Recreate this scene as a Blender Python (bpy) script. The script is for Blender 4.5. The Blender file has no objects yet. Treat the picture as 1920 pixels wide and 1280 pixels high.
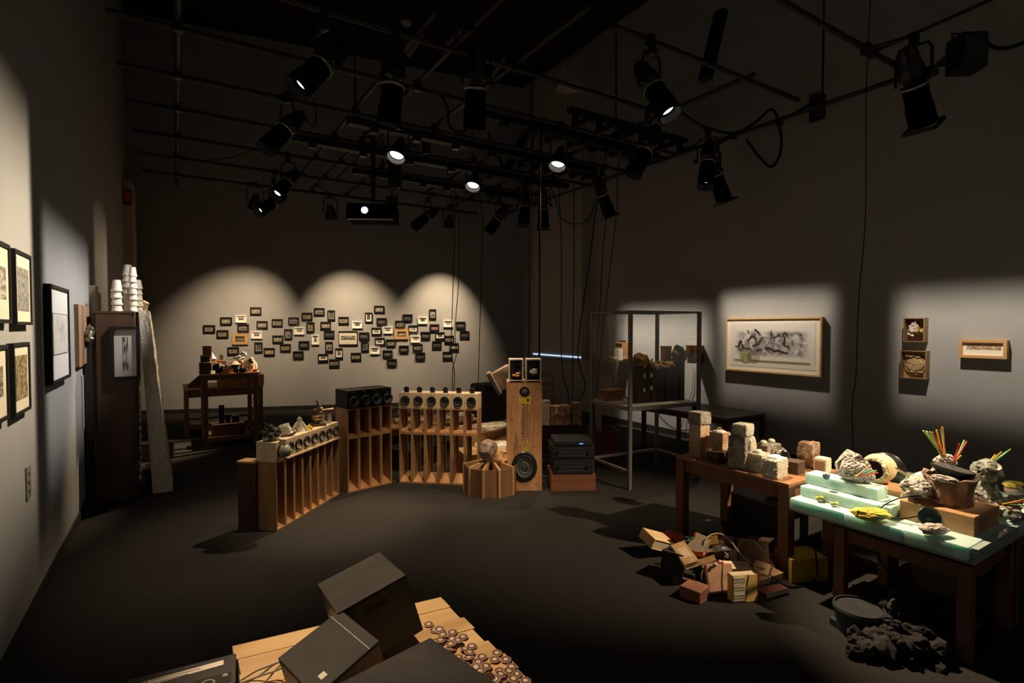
import bpy, bmesh, math, random
from mathutils import Vector, Matrix, Euler, Quaternion, noise
R=random.Random(7); PI=math.pi
sc=bpy.context.scene; COL=sc.collection
# ---------------------------------------------------------------- camera, world, exposure
cd=bpy.data.cameras.new('camera'); cam=bpy.data.objects.new('camera',cd); COL.objects.link(cam)
cam.location=(0,0,1.7); cam.rotation_euler=(math.radians(90-1.604),0,math.radians(-32.2))
cd.sensor_width=36; cd.lens=18.75; cd.clip_start=.05; cd.clip_end=60
sc.camera=cam
sc.cycles.transparent_max_bounces=32
sc.view_settings.view_transform='Standard'; sc.view_settings.look='None'
sc.view_settings.gamma=1; sc.view_settings.exposure=0; sc.view_settings.use_curve_mapping=False
w=bpy.data.worlds.new('world'); sc.world=w; w.use_nodes=True
w.node_tree.nodes['Background'].inputs[0].default_value=(1,.9,.8,1)
w.node_tree.nodes['Background'].inputs[1].default_value=.06
WARM=(1,.75,.47); NEUT=(1,.86,.68); COOL=(1,.94,.86)
# gallery spotlights: name -> (pivot, target, power W, cone deg, blend, colour, half-width/half-height tangent of the shutters or None)
# (the fixtures that carry them are built further down from this table)
# ---------------------------------------------------------------- pixel to place helpers (camera rays meeting real planes)
_q=cam.rotation_euler.to_matrix(); C0=Vector((0,0,1.7))
def ray(x,y): return _q@Vector(((x-960)/1000,(640-y)/1000,-1))
def G(x,y,z=0.): d=ray(x,y); return C0+d*((z-1.7)/d.z)
def AX(x,y,X): d=ray(x,y); return C0+d*(X/d.x)
def AY(x,y,Y): d=ray(x,y); return C0+d*(Y/d.y)
def AD(x,y,dep): return C0+ray(x,y)*dep
BW0=Vector((.92,11.93,0)); BWD=(Vector((2.68,11.31,0))-BW0).normalized(); BWN=Vector((BWD.y,-BWD.x,0))   # back wall line, normal into room
def AB(x,y,off=0.):
    d=ray(x,y); p=BW0+BWN*off; return C0+d*((p-C0).dot(BWN)/d.dot(BWN))
# ---------------------------------------------------------------- materials
MATS={}
def M(name,c,rough=.6,metal=0,c2=None,scale=20,st=(1,1,1),bump=0,bs=None,emit=0,sss=0,spec=.5,lo=.35,hi=.65,vor=False,trans=0):
    if name in MATS: return MATS[name]
    m=bpy.data.materials.new(name); m.use_nodes=True; nt=m.node_tree; b=nt.nodes['Principled BSDF']
    b.inputs['Base Color'].default_value=(*c,1); b.inputs['Roughness'].default_value=rough; b.inputs['Metallic'].default_value=metal
    b.inputs['Specular IOR Level'].default_value=spec
    if emit: b.inputs['Emission Color'].default_value=(*c,1); b.inputs['Emission Strength'].default_value=emit
    if sss:
        b.inputs['Subsurface Weight'].default_value=sss; b.inputs['Subsurface Radius'].default_value=(.03,.09,.075); b.inputs['Subsurface Scale'].default_value=.6
    if c2 or bump:
        tc=nt.nodes.new('ShaderNodeTexCoord'); mp=nt.nodes.new('ShaderNodeMapping'); mp.inputs['Scale'].default_value=st
        nt.links.new(tc.outputs['Object'],mp.inputs[0])
        if vor:
            n=nt.nodes.new('ShaderNodeTexVoronoi'); fo='Distance'
        else:
            n=nt.nodes.new('ShaderNodeTexNoise'); n.inputs['Detail'].default_value=5; fo='Fac'
        n.inputs['Scale'].default_value=scale; nt.links.new(mp.outputs[0],n.inputs['Vector'])
        if c2:
            r=nt.nodes.new('ShaderNodeValToRGB'); r.color_ramp.elements[0].position=lo; r.color_ramp.elements[1].position=hi
            r.color_ramp.elements[0].color=(*c,1); r.color_ramp.elements[1].color=(*c2,1)
            nt.links.new(n.outputs[fo],r.inputs[0]); nt.links.new(r.outputs[0],b.inputs['Base Color'])
        if bump:
            n2=n
            if bs:
                n2=nt.nodes.new('ShaderNodeTexNoise'); n2.inputs['Scale'].default_value=bs; n2.inputs['Detail'].default_value=4; nt.links.new(mp.outputs[0],n2.inputs['Vector']); fo='Fac'
            bp=nt.nodes.new('ShaderNodeBump'); bp.inputs['Strength'].default_value=bump; bp.inputs['Distance'].default_value=.01
            nt.links.new(n2.outputs[fo],bp.inputs['Height']); nt.links.new(bp.outputs[0],b.inputs['Normal'])
    MATS[name]=m; return m
def wood(name,c,c2,ax='z',scale=14,rough=.55): 
    st={'x':(.12,1,1),'y':(1,.12,1),'z':(1,1,.12)}[ax]
    return M(name,c,rough,c2=c2,scale=scale,st=st,bump=.12,lo=.3,hi=.7)
def glass(name,tint=(.985,.99,.985),refl=.035):
    m=bpy.data.materials.new(name); m.use_nodes=True; nt=m.node_tree; nt.nodes.clear()
    o=nt.nodes.new('ShaderNodeOutputMaterial'); mx=nt.nodes.new('ShaderNodeMixShader'); t=nt.nodes.new('ShaderNodeBsdfTransparent'); g=nt.nodes.new('ShaderNodeBsdfGlossy'); f=nt.nodes.new('ShaderNodeMath'); lw=nt.nodes.new('ShaderNodeLayerWeight'); lw.inputs[0].default_value=.5; pw=nt.nodes.new('ShaderNodeMath'); pw.operation='POWER'; pw.inputs[1].default_value=4.5; nt.links.new(lw.outputs['Facing'],pw.inputs[0])
    f.operation='MULTIPLY_ADD'; f.inputs[1].default_value=.8; f.inputs[2].default_value=refl; nt.links.new(pw.outputs[0],f.inputs[0]); t.inputs[0].default_value=(*tint,1); g.inputs['Roughness'].default_value=.02; g.inputs[0].default_value=(1,1,1,1)
    nt.links.new(f.outputs[0],mx.inputs[0]); nt.links.new(t.outputs[0],mx.inputs[1]); nt.links.new(g.outputs[0],mx.inputs[2]); nt.links.new(mx.outputs[0],o.inputs[0])
    return m
def pic(name,paper,ink,ink2,sc_=(6,6,6),box=(0,1,0,1),lo=.42,hi=.6,detail=9,seed=0,band=None,soft=.06,warp=0.2):
    """a flat print: paper with a soft-edged field of blotches; Generated coordinates x,z of a flat board"""
    m=bpy.data.materials.new(name); m.use_nodes=True; nt=m.node_tree; N=nt.nodes; L=nt.links; b=N['Principled BSDF']; b.inputs['Roughness'].default_value=.75
    tc=N.new('ShaderNodeTexCoord'); sx=N.new('ShaderNodeSeparateXYZ'); L.new(tc.outputs['Generated'],sx.inputs[0])
    mp=N.new('ShaderNodeMapping'); mp.inputs['Scale'].default_value=sc_; mp.inputs['Location'].default_value=(seed*3.7,seed*1.3,seed*2.1); L.new(tc.outputs['Generated'],mp.inputs[0])
    n=N.new('ShaderNodeTexNoise'); n.inputs['Scale'].default_value=1; n.inputs['Detail'].default_value=detail; n.inputs['Distortion'].default_value=warp; L.new(mp.outputs[0],n.inputs[0])
    r=N.new('ShaderNodeValToRGB'); r.color_ramp.elements[0].position=lo; r.color_ramp.elements[1].position=hi
    r.color_ramp.elements[0].color=(*ink,1); r.color_ramp.elements[1].color=(*paper,1)
    e=r.color_ramp.elements.new((lo+hi)/2); e.color=(*ink2,1); L.new(n.outputs['Fac'],r.inputs[0])
    def ss(sock,a,c):
        q=N.new('ShaderNodeMapRange'); q.interpolation_type='SMOOTHSTEP'; q.inputs[1].default_value=a; q.inputs[2].default_value=c; L.new(sock,q.inputs[0]); return q.outputs[0]
    def mul(a,c):
        q=N.new('ShaderNodeMath'); q.operation='MULTIPLY'; L.new(a,q.inputs[0]); L.new(c,q.inputs[1]); return q.outputs[0]
    X,Z=sx.outputs[0],sx.outputs[2]
    k=mul(mul(ss(X,box[0]-soft,box[0]+soft),ss(X,box[1]+soft,box[1]-soft)),mul(ss(Z,box[2]-soft,box[2]+soft),ss(Z,box[3]+soft,box[3]-soft)))
    mx=N.new('ShaderNodeMixRGB'); mx.inputs[1].default_value=(*paper,1); L.new(k,mx.inputs[0]); L.new(r.outputs[0],mx.inputs[2]); out=mx.outputs[0]
    if band:
        x0,x1,z0,z1,bc=band
        kb=mul(mul(ss(X,x0-.01,x0+.01),ss(X,x1+.01,x1-.01)),mul(ss(Z,z0-.01,z0+.01),ss(Z,z1+.01,z1-.01)))
        m2=N.new('ShaderNodeMixRGB'); L.new(kb,m2.inputs[0]); L.new(out,m2.inputs[1]); m2.inputs[2].default_value=(*bc,1); out=m2.outputs[0]
    L.new(out,b.inputs['Base Color']); return m
# ---------------------------------------------------------------- mesh builder
class MB:
    def __init__(s): s.b=bmesh.new()
    def _x(s,vs,m):
        for v in vs: v.co=m@v.co
    def box(s,x0,x1,y0,y1,z0,z1,m=None,bev=0):
        vs=[s.b.verts.new(p) for p in ((x0,y0,z0),(x1,y0,z0),(x1,y1,z0),(x0,y1,z0),(x0,y0,z1),(x1,y0,z1),(x1,y1,z1),(x0,y1,z1))]
        fs=[s.b.faces.new([vs[i] for i in f]) for f in ((3,2,1,0),(4,5,6,7),(0,1,5,4),(1,2,6,5),(2,3,7,6),(3,0,4,7))]
        if bev:
            es=list({e for f in fs for e in f.edges}); r=bmesh.ops.bevel(s.b,geom=es,offset=bev,segments=2,affect='EDGES',profile=.6)
            vs=list({v for f in r['faces'] for v in f.verts}|{v for v in vs if v.is_valid})
        if m: s._x(vs,m)
        return s
    def cb(s,c,d,rz=0,rx=0,ry=0,bev=0):
        m=Matrix.Translation(c)@Euler((rx,ry,rz)).to_matrix().to_4x4()
        return s.box(-d[0]/2,d[0]/2,-d[1]/2,d[1]/2,-d[2]/2,d[2]/2,m,bev)
    def pts(s,p8):
        vs=[s.b.verts.new(p) for p in p8]
        for f in ((3,2,1,0),(4,5,6,7),(0,1,5,4),(1,2,6,5),(2,3,7,6),(3,0,4,7)): s.b.faces.new([vs[i] for i in f])
        return s
    def lathe(s,prof,seg=24,m=None,jit=0,cap=True):
        rows=[]
        for r,z in prof:
            rows.append([s.b.verts.new((r*math.cos(2*PI*k/seg)*(1+R.uniform(-jit,jit)),r*math.sin(2*PI*k/seg)*(1+R.uniform(-jit,jit)),z+R.uniform(-jit,jit)*.1)) for k in range(seg)])
        for a,c in zip(rows,rows[1:]):
            for k in range(seg): s.b.faces.new((a[k],a[(k+1)%seg],c[(k+1)%seg],c[k]))
        if cap:
            if prof[0][0]>1e-6: s.b.faces.new(rows[0][::-1])
            if prof[-1][0]>1e-6: s.b.faces.new(rows[-1])
        if m: s._x([v for r_ in rows for v in r_],m)
        return s
    def cyl(s,a,b_,r,r2=None,seg=16):
        a=Vector(a);b_=Vector(b_); d=b_-a; L=d.length
        m=Matrix.Translation(a)@d.to_track_quat('Z','Y').to_matrix().to_4x4()
        return s.lathe([(r,0),(r if r2 is None else r2,L)],seg,m)
    def tube(s,P,r,seg=8,closed=False):
        P=[Vector(p) for p in P]; n=len(P); rows=[]; up=Vector((0,0,1))
        for i,p in enumerate(P):
            t=(P[min(i+1,n-1)]-P[max(i-1,0)]).normalized()
            if abs(t.dot(up))>.95: up=Vector((1,0,0)) if abs(t.x)<.9 else Vector((0,1,0))
            u=t.cross(up).normalized(); v=t.cross(u); up=-v if v.dot(up)<0 else v
            u=t.cross(up).normalized(); v=u.cross(t)
            rows.append([s.b.verts.new(p+(u*math.cos(2*PI*k/seg)+v*math.sin(2*PI*k/seg))*r) for k in range(seg)])
        for a,c in zip(rows,rows[1:]):
            for k in range(seg): s.b.faces.new((a[k],a[(k+1)%seg],c[(k+1)%seg],c[k]))
        s.b.faces.new(rows[0][::-1]); s.b.faces.new(rows[-1]); return s
    def rock(s,c,d,seed=0,sub=3,amp=.25,fr=1.6,rz=0,box_=0.0,amp2=0.0):
        r=bmesh.ops.create_icosphere(s.b,subdivisions=sub,radius=1); off=Vector((seed*7.1,seed*3.3,seed*1.7))
        m=Matrix.Translation(c)@Matrix.Rotation(rz,4,'Z')
        for v in r['verts']:
            p=v.co.copy()
            if box_:
                k=max(abs(p.x),abs(p.y),abs(p.z)); p=p.lerp(p/k,box_)
            f=1+amp*noise.noise(v.co*fr+off)+amp2*noise.noise(v.co*fr*5+off)
            v.co=m@Vector((p.x*d[0]/2*f,p.y*d[1]/2*f,p.z*d[2]/2*f))
        return s
    def mesh(s,name,mat,smooth=False):
        bmesh.ops.recalc_face_normals(s.b,faces=s.b.faces)
        me=bpy.data.meshes.new(name); s.b.to_mesh(me); s.b.free()
        if mat: me.materials.append(mat)
        if smooth:
            for p in me.polygons: p.use_smooth=True
            try: me.set_sharp_from_angle(angle=math.radians(40))
            except Exception: pass
        return me
def O(name,me,parent=None,loc=None,rot=None):
    o=bpy.data.objects.new(name,me); COL.objects.link(o)
    if parent: o.parent=parent
    if loc is not None: o.location=loc
    if rot is not None:
        if isinstance(rot,Quaternion): o.rotation_mode='QUATERNION'; o.rotation_quaternion=rot
        else: o.rotation_euler=rot
    return o
def part(name,mb,mat,parent,label=None,smooth=False,kind=None):
    o=O(name,mb.mesh(name,mat,smooth),parent)
    if label: o['label']=label
    if kind: o['kind']=kind
    return o
def tag(o,label,cat,group=None,kind=None):
    o['label']=label; o['category']=cat
    if group: o['group']=group
    if kind: o['kind']=kind
    return o
def thing(name,label,cat,loc=(0,0,0),rz=0,group=None,rot=None):
    o=bpy.data.objects.new(name,None); COL.objects.link(o); o.empty_display_size=.1; o.location=loc
    o.rotation_euler=rot if rot else (0,0,rz); return tag(o,label,cat,group)
def solo(name,mb,mat,label,cat,group=None,smooth=False,kind=None,loc=None,rot=None):
    return tag(O(name,mb.mesh(name,mat,smooth),None,loc,rot),label,cat,group,kind)
def struct(name,mb,mat,parent=None):
    o=O(name,mb.mesh(name,mat),parent)
    if not parent: o['kind']='structure'
    return o
def dup(o,loc=None,rot=None,label=None,parent=None):
    c=o.copy(); COL.objects.link(c)
    if parent: c.parent=parent
    if loc is not None: c.location=loc
    if rot is not None: c.rotation_euler=rot
    if label: c['label']=label
    for ch in list(o.children): dup(ch,parent=c)
    return c
# materials in common
black=M('black paint',(.007,.007,.0075),.5,spec=.35); blackm=M('black metal',(.018,.018,.02),.35,metal=.3)
pipe_m=M('dark steel pipe',(.022,.02,.018),.5,metal=.2); chrome=M('chrome',(.8,.8,.8),.12,metal=1)
wall_m=M('grey gallery paint',(.31,.305,.30),.85,c2=(.33,.325,.32),scale=3,spec=.2)
carpet=M('charcoal carpet',(.021,.0195,.018),.95,c2=(.038,.035,.032),scale=160,bump=.4,spec=.1)
base_m=M('black vinyl skirting',(.012,.012,.012),.6)
pine=wood('pale pine plywood',(.36,.20,.085),(.52,.31,.145)); pine_x=wood('pale pine along x',(.42,.24,.10),(.62,.38,.17),'x')
ply=wood('blond plywood baffle',(.55,.42,.26),(.68,.54,.36)); darkwood=wood('dark stained wood',(.045,.020,.010),(.075,.034,.016))
tablewood=wood('red brown table wood',(.13,.052,.022),(.2,.085,.036)); tabletop_m=wood('worn brown tabletop',(.22,.095,.04),(.36,.17,.075),'y')
midwood=wood('orange brown wood',(.40,.19,.07),(.52,.27,.105),'y'); creamp=M('cream card',(.62,.5,.34),.8,c2=(.7,.58,.4),scale=30)
white_m=M('white painted wood',(.75,.73,.68),.6); rubber=M('black rubber',(.015,.015,.015),.5); cone=M('black speaker cone',(.075,.075,.08),.3)
glass_m=glass('clear glass'); paper=M('cream paper',(.72,.66,.54),.85); cord_m=M('black cable',(.004,.004,.004),.7,spec=.2); tan_cord=M('tan cord',(.42,.28,.16),.7)
concrete=M('rough pale concrete',(.38,.34,.27),.95,c2=(.66,.6,.5),scale=45,bump=1.,vor=False)
brownrock=M('brown stained concrete',(.14,.07,.04),.95,c2=(.5,.36,.24),scale=14,bump=.9,bs=60)
pumice=M('porous grey stone',(.10,.08,.075),.95,c2=(.55,.5,.47),scale=60,bump=1.,vor=True,lo=.1,hi=.42)
boneless=M('weathered bark',(.16,.09,.055),.9,c2=(.5,.36,.26),scale=9,bump=.8,bs=30,st=(1,1,.35))
# ---------------------------------------------------------------- room shell
L0=-.74; RX=6.52
struct('floor',MB().box(-1.6,RX+.4,-3,13.4,-.1,0),carpet)
struct('ceiling',MB().pts([(-2.2,-3,7.75),(7,-3,6.9),(7,13.6,6.9),(-2.2,13.6,7.75),(-2.2,-3,7.95),(7,-3,7.1),(7,13.6,7.1),(-2.2,13.6,7.95)]),M('black ceiling',(.012,.012,.012),.9))
struct('wall_left',MB().box(L0-.15,L0,-3,12.9,0,7.8),wall_m)
p0=BW0-BWD*3.2; p1=BW0+BWD*6.1; n=-BWN*.15
struct('wall_back',MB().pts([p0,p1,p1+n,p0+n]+[q+Vector((0,0,7.8)) for q in (p0,p1,p1+n,p0+n)]),wall_m)
struct('wall_right',MB().box(RX,RX+.15,-3,10.4,0,7.3),wall_m)
struct('trim_1',MB().box(L0,-.6,11.3,12.45,0,4.2),M('beige wall return',(.55,.44,.33),.8))
struct('baseboard_left',MB().box(L0,L0+.012,-3,11.3,0,.09),base_m)
n=BWN*.012
struct('baseboard_back',MB().pts([p0,p1,p1+n,p0+n]+[q+Vector((0,0,.085)) for q in (p0,p1,p1+n,p0+n)]),base_m)
struct('baseboard_right',MB().box(RX-.012,RX,-3,9.98,0,.1),base_m)
# hanging bulkhead panel on the right wall whose line of projector light is painted as a glowing bar
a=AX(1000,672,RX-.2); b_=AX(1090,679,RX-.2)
struct('trim_2',MB().box(RX-.2,RX,b_.y,a.y,1.08,6.7),M('warm grey bulkhead',(.36,.33,.29),.8))
t=thing('projector_glow','thin blue-white line of painted projector light across the foot of the grey bulkhead','light',(RX-.205,(a.y+b_.y)/2,1.13))
part('glow_bar',MB().box(-.006,.002,-(a.y-b_.y)/2,(a.y-b_.y)/2,-.012,.012),M('blue white projected glow',(.45,.66,1),.5,emit=1.3),t)
# extra fittings of the shell
t=thing('exit_sign','small dark red sign high on the left wall beside the beige return','sign',(-.66,11.24,3.9))
part('sign_box',MB().box(-.05,.05,-.05,.05,-.12,.12),blackm,t); part('sign_face',MB().box(-.04,.04,-.056,-.05,-.09,.09),M('dim red sign',(.25,.02,.015),.5,emit=.03),t)
t=thing('wall_plate','pale metal double wall plate low on the left wall by the corner of frames','plate',AX(53,904,L0+.004))
part('plate',MB().cb((0,0,0),(.008,.1,.19),bev=.002),M('grey plate',(.2,.19,.17),.5),t)
for i,zz in enumerate((-.05,0,.05)): part('socket',MB().cb((.005,0,zz),(.004,.03,.02)),M('dark socket',(.09,.085,.08),.5),t)
a=AX(163,770,L0)
part('cover_plate',MB().cb((0,0,0),(.008,.3,.5),bev=.003),M('flush wall hatch',(.3,.295,.29),.8),thing('wall_hatch','faint flush grey hatch in the left wall beside the dark cabinet','hatch',(L0+.004,AX(160,860,L0).y,1.0)))
# ---------------------------------------------------------------- lighting grid
ZG=4.1
gy=[2.33,3.23,4.25,5.13,6.1,7.03,8.05,9.04,10.05]; gx=[.05,1.75,2.1,2.72,4.8,6.1]
gend=[6.3,5.62,4.6,6.0,6.0,6.0,5.9,5.7,5.45]
g=thing('lighting_grid','black steel pipe grid hung under the dark ceiling','pipe grid',(0,0,ZG))
for y,xe in zip(gy,gend):
    x0=-.42 if y>4.5 else (.2 if y>4 else 3.0)
    part('pipe',MB().cyl((x0,y,0),(xe,y,0),.024,seg=10),pipe_m,g,smooth=True)
for i,x in enumerate(gx):
    y0,y1=(2.0,11.0) if i in(0,5) else ((3.2,10.3) if i!=1 else (3.9,10.4))
    part('cross_pipe',MB().cyl((x,y0,.055),(x,y1,.055),.024,seg=10),pipe_m,g,smooth=True)
for x in (2.3,3.9,5.2): part('cross_pipe',MB().cyl((x,6.4,.055),(x+.001,9.3,.055),.022,seg=8),pipe_m,g,smooth=True)
for x,y in ((.05,5.13),(.05,7.03),(.05,9.04),(1.75,6.1),(2.72,8.05),(4.8,5.13),(4.8,7.03),(4.8,9.04),(2.1,4.25),(6.1,3.23)):
    part('hanger',MB().cyl((x,y,.05),(x,y,3.2),.012,seg=8),pipe_m,g,smooth=True)
for y in gy[3:]:
    for x in gx[:5]: part('clamp',MB().cb((x,y,.03),(.07,.07,.11),bev=.01),blackm,g)
# raceways (flat black boxes under the pipes)
for i,(y,x0,x1) in enumerate(((6.1,1.7,5.4),(7.03,1.2,5.6),(8.05,2.3,5.3),(5.13,2.9,5.7))):
    t=thing('cable_raceway',['long flat black wiring trough under the pipes, in front of the projector pole','long flat black wiring trough crossing behind the projector pole','short flat black wiring trough above the two round lamps at the back','flat black wiring trough nearest the camera over the glass case'][i],'wiring trough',(0,y+.12,ZG-.05))
    part('trough',MB().box(x0,x1,-.06,.06,-.04,.04),black,t)
    for k in range(6): part('outlet_box',MB().cb((x0+.3+k*(x1-x0-.5)/6,0,-.06),(.09,.09,.05)),blackm,t)
# duct frames hanging over the right part
t=thing('ladder_frame','black rectangular steel ladder frame hung above the lamps on the right','steel frame',(0,0,ZG+.12))
for k,(x0,x1,y) in enumerate(((3.9,5.9,4.95),(3.9,5.9,5.5),(4.2,5.6,6.6))):
    part('rail',MB().box(x0,x1,y-.04,y+.04,-.03,.03),black,t)
    for q in range(6): part('rung',MB().box(x0+.1+q*(x1-x0-.2)/5-.03,x0+.1+q*(x1-x0-.2)/5+.03,y-.28,y+.04,-.2,-.14),black,t); part('drop',MB().box(x0+.1+q*(x1-x0-.2)/5-.03,x0+.1+q*(x1-x0-.2)/5+.03,y-.03,y+.03,-.17,0),black,t)
def strut(p,q,wd,label,name='roof_strut'):
    p=Vector(p);q=Vector(q); m=Matrix.Translation(p)@(q-p).to_track_quat('Z','Y').to_matrix().to_4x4(); L=(q-p).length
    t=thing(name,label,'strut'); part('beam',MB().box(-wd,wd,-wd*.5,wd*.5,0,L,m),black,t); part('web_plate',MB().box(-wd*.3,wd*.3,-wd*.8,wd*.8,L*.1,L*.9,m),blackm,t)
strut(AD(1352,22,6.2),AD(1322,150,6.0),.07,'broad slanting black arm above the pipe grid on the right')
strut(AD(990,245,8.6),AD(948,322,8.6),.09,'broad slanting black brace right of the hanging round lamps, meeting a thin one')
strut(AD(915,250,8.6),AD(945,318,8.6),.03,'thin slanting black brace left of the broad one over the back lamps')
# ceiling bits
t=thing('smoke_detector','small round pale smoke detector under the black ceiling','smoke detector',AD(762,44,9.0)); part('housing',MB().lathe([(0,-.03),(.06,-.03),(.09,0),(.09,.03)],20),M('dull beige plastic',(.3,.25,.19),.6),t,smooth=True)
t=thing('ceiling_panel','pale flat hexagonal panel hanging below the black ceiling above the bulkhead','ceiling panel',AD(1065,165,8.0))
part('panel',MB().lathe([(.19,-.015),(.2,.015)],6),M('pale panel',(.55,.45,.36),.7),t); part('hanger_wire',MB().cyl((0,0,0),(0,0,1.2),.004,seg=6),black,t)
for k,(x,y,lx) in enumerate(((640,120,'lamp with the glowing lens'),(780,80,'tall centre lamps'))):
    pass
for k,(a,b_,dep,lb) in enumerate((((862,58),(838,84),7.0,'short flat pale tray fixed under the black ceiling near the tall centre lamps'),((945,112),(915,150),7.0,'round pale tube end hanging behind the tall centre lamps'),((792,66),(764,104),6.6,'slanted pale tube between the two tall black lamps'))):
    p,q=AD(*a,dep),AD(*b,dep) if False else AD(*b_,dep)
    t=thing('conduit',lb,'tube',p); part('tube',MB().cyl((0,0,0),q-p,.035,seg=10),M('greyish tube',(.16,.14,.12),.6),t,smooth=True)
# ---------------------------------------------------------------- stage lamps
def quat(d): return Vector(d).to_track_quat('-Z','Y')
def boom(t,top=.34):
    p=t.location+Vector((0,0,top*t.scale[0])); best=None
    for y,xe in zip(gy,gend):
        q=Vector((min(max(p.x,-.3),xe-.03),y,ZG)); 
        if best is None or (q-p).length<(best-p).length: best=q
    for x in gx:
        q=Vector((x,min(max(p.y,3.3),10),ZG+.055))
        if (q-p).length<(best-p).length: best=q
    d=(best-p)/t.scale[0]; part('boom_arm',MB().cyl((0,0,top),Vector((0,0,top))+d,.014,seg=8).cb(Vector((0,0,top))+d,(.07,.07,.08),bev=.01),black,t)
def spot(parent,q,off,P,cone,blend,col,gobo=None,size=.03):
    l=bpy.data.lights.new('spot','SPOT'); l.energy=P; l.spot_size=math.radians(cone); l.spot_blend=blend; l.color=col; l.shadow_soft_size=size
    pos=q@Vector(off)
    if gobo:   # framing shutters: a soft-edged rectangle on a wall. gobo=(wall X, y0,y1,z0,z1, soft y, soft z)
        WX,y0,y1,z0,z1,sy,sz=gobo; wp=parent.location+pos*parent.scale[0]; Dw=abs(WX-wp.x); sg=1 if WX>0 else -1
        q=Matrix(((0,0,-sg),(-sg,0,0),(0,1,0))).to_quaternion(); l.spot_size=math.radians(170); l.spot_blend=.1
        us=sorted((-sg*(y0-wp.y)/Dw,-sg*(y1-wp.y)/Dw)); ws=((z0-wp.z)/Dw,(z1-wp.z)/Dw)
        l.use_nodes=True; nt=l.node_tree; em=[n for n in nt.nodes if n.type=='EMISSION'][0]; N=nt.nodes; L=nt.links
        tc=N.new('ShaderNodeTexCoord'); sx=N.new('ShaderNodeSeparateXYZ'); L.new(tc.outputs['Normal'],sx.inputs[0]); outs=[]
        for k,(lo,hi,sf) in enumerate(((us[0],us[1],sy/Dw),(ws[0],ws[1],sz/Dw))):
            dv=N.new('ShaderNodeMath'); dv.operation='DIVIDE'; L.new(sx.outputs[k],dv.inputs[0]); L.new(sx.outputs[2],dv.inputs[1])
            ng=N.new('ShaderNodeMath'); ng.operation='MULTIPLY'; ng.inputs[1].default_value=-1; L.new(dv.outputs[0],ng.inputs[0])
            for a_,b_ in ((lo-sf,lo+sf),(hi+sf,hi-sf)):
                mr=N.new('ShaderNodeMapRange'); mr.interpolation_type='SMOOTHSTEP'; mr.inputs[1].default_value=a_; mr.inputs[2].default_value=b_; L.new(ng.outputs[0],mr.inputs[0]); outs.append(mr.outputs[0])
        cur=outs[0]
        for o_ in outs[1:]:
            mu=N.new('ShaderNodeMath'); mu.operation='MULTIPLY'; L.new(cur,mu.inputs[0]); L.new(o_,mu.inputs[1]); cur=mu.outputs[0]
        L.new(cur,em.inputs['Strength'])
    o=O('lamp_beam',l,parent,pos,q); return o
_em={}
def lens_mat(v):
    if v not in _em: _em[v]=M('lit lens %g'%v,(1,.93,.8) if v>.3 else (.5,.4,.3),.3,emit=v)
    return _em[v]
# shared meshes of the long profile lamp
lampblack=M('lamp black',(.003,.003,.003),.9,spec=.05)
me_barrel=MB().lathe([(.062,.02),(.062,-.04),(.085,-.05),(.088,-.20),(.095,-.21),(.095,-.36),(.088,-.36),(.086,-.28),(.05,-.265)],28,cap=False).mesh('front_barrel',lampblack,True)
me_house=MB().lathe([(0,.26),(.05,.25),(.072,.2),(.075,.12),(.09,.1),(.09,.02),(.07,0),(.062,-.02)],24).mesh('lamp_housing',blackm,True)
me_ring=MB().lathe([(.091,-.035),(.096,-.04),(.096,-.052),(.091,-.056)],28,cap=False).mesh('silver_ring',M('worn silver ring',(.5,.47,.42),.35,metal=.8),True)
def yoke_mesh(wd,h): 
    return MB().tube([(-wd,0,-.02),(-wd,0,h*.8),(-wd*.8,0,h),(0,0,h+.01),(wd*.8,0,h),(wd,0,h*.8),(wd,0,-.02)],.011,8).mesh('yoke',blackm,True)
me_yoke=yoke_mesh(.12,.25); me_clamp=MB().box(-.03,.03,-.025,.025,.25,.36,bev=.006).cyl((0,-.05,.27),(0,.05,.27),.012).mesh('clamp',blackm,True)
me_knob=MB().cyl((.12,0,0),(.16,0,0),.022,seg=12).mesh('tilt_knob',blackm,True)
def profile(pos,target,label,lit=0,light=None,scale=1,fins=False,lr=.055):
    pos=Vector(pos); d=(Vector(target)-pos).normalized(); q=quat(d)
    t=thing('profile_spotlight',label,'stage light',pos); t.scale=(scale,)*3
    br=O('front_barrel',me_barrel,t,rot=q); O('lamp_housing',me_house,t,rot=q); O('silver_ring',me_ring,br)
    rz=math.atan2(d.y,d.x)-PI/2
    yk=O('yoke',me_yoke,t,rot=(0,0,rz)); O('clamp',me_clamp,t,rot=(0,0,rz)); O('tilt_knob',me_knob,yk)
    z=-.27
    ln=O('lens',MB().lathe([(0,z-.012),(.03,z-.008),(lr if lit else .084,z)],24,cap=False).mesh('lens',lens_mat(lit) if lit else M('dark lens',(.02,.02,.022),.15),True),br)
    if lit: ln['label']='glowing lens'
    if fins:
        O('frame_holder',MB().box(-.11,.11,-.11,-.1,-.39,-.36).box(-.11,.11,.1,.11,-.39,-.36).box(-.11,-.1,-.11,.11,-.39,-.36).box(.1,.11,-.11,.11,-.39,-.36).mesh('frame_holder',black),t,rot=q)
    if light: spot(t,q,(0,0,-.40),**light)
    boom(t)
    return t
me_bell=MB().lathe([(.03,.16),(.05,.15),(.06,.08),(.10,-.02),(.115,-.09),(.115,-.13),(.108,-.13),(.10,-.08),(.06,.0)],26,cap=False).mesh('bell_housing',black,True)
me_nut=MB().lathe([(0,.2),(.02,.2),(.03,.155),(.03,.12)],12).mesh('cable_gland',M('brass gland',(.3,.18,.08),.4,metal=.7),True)
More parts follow.
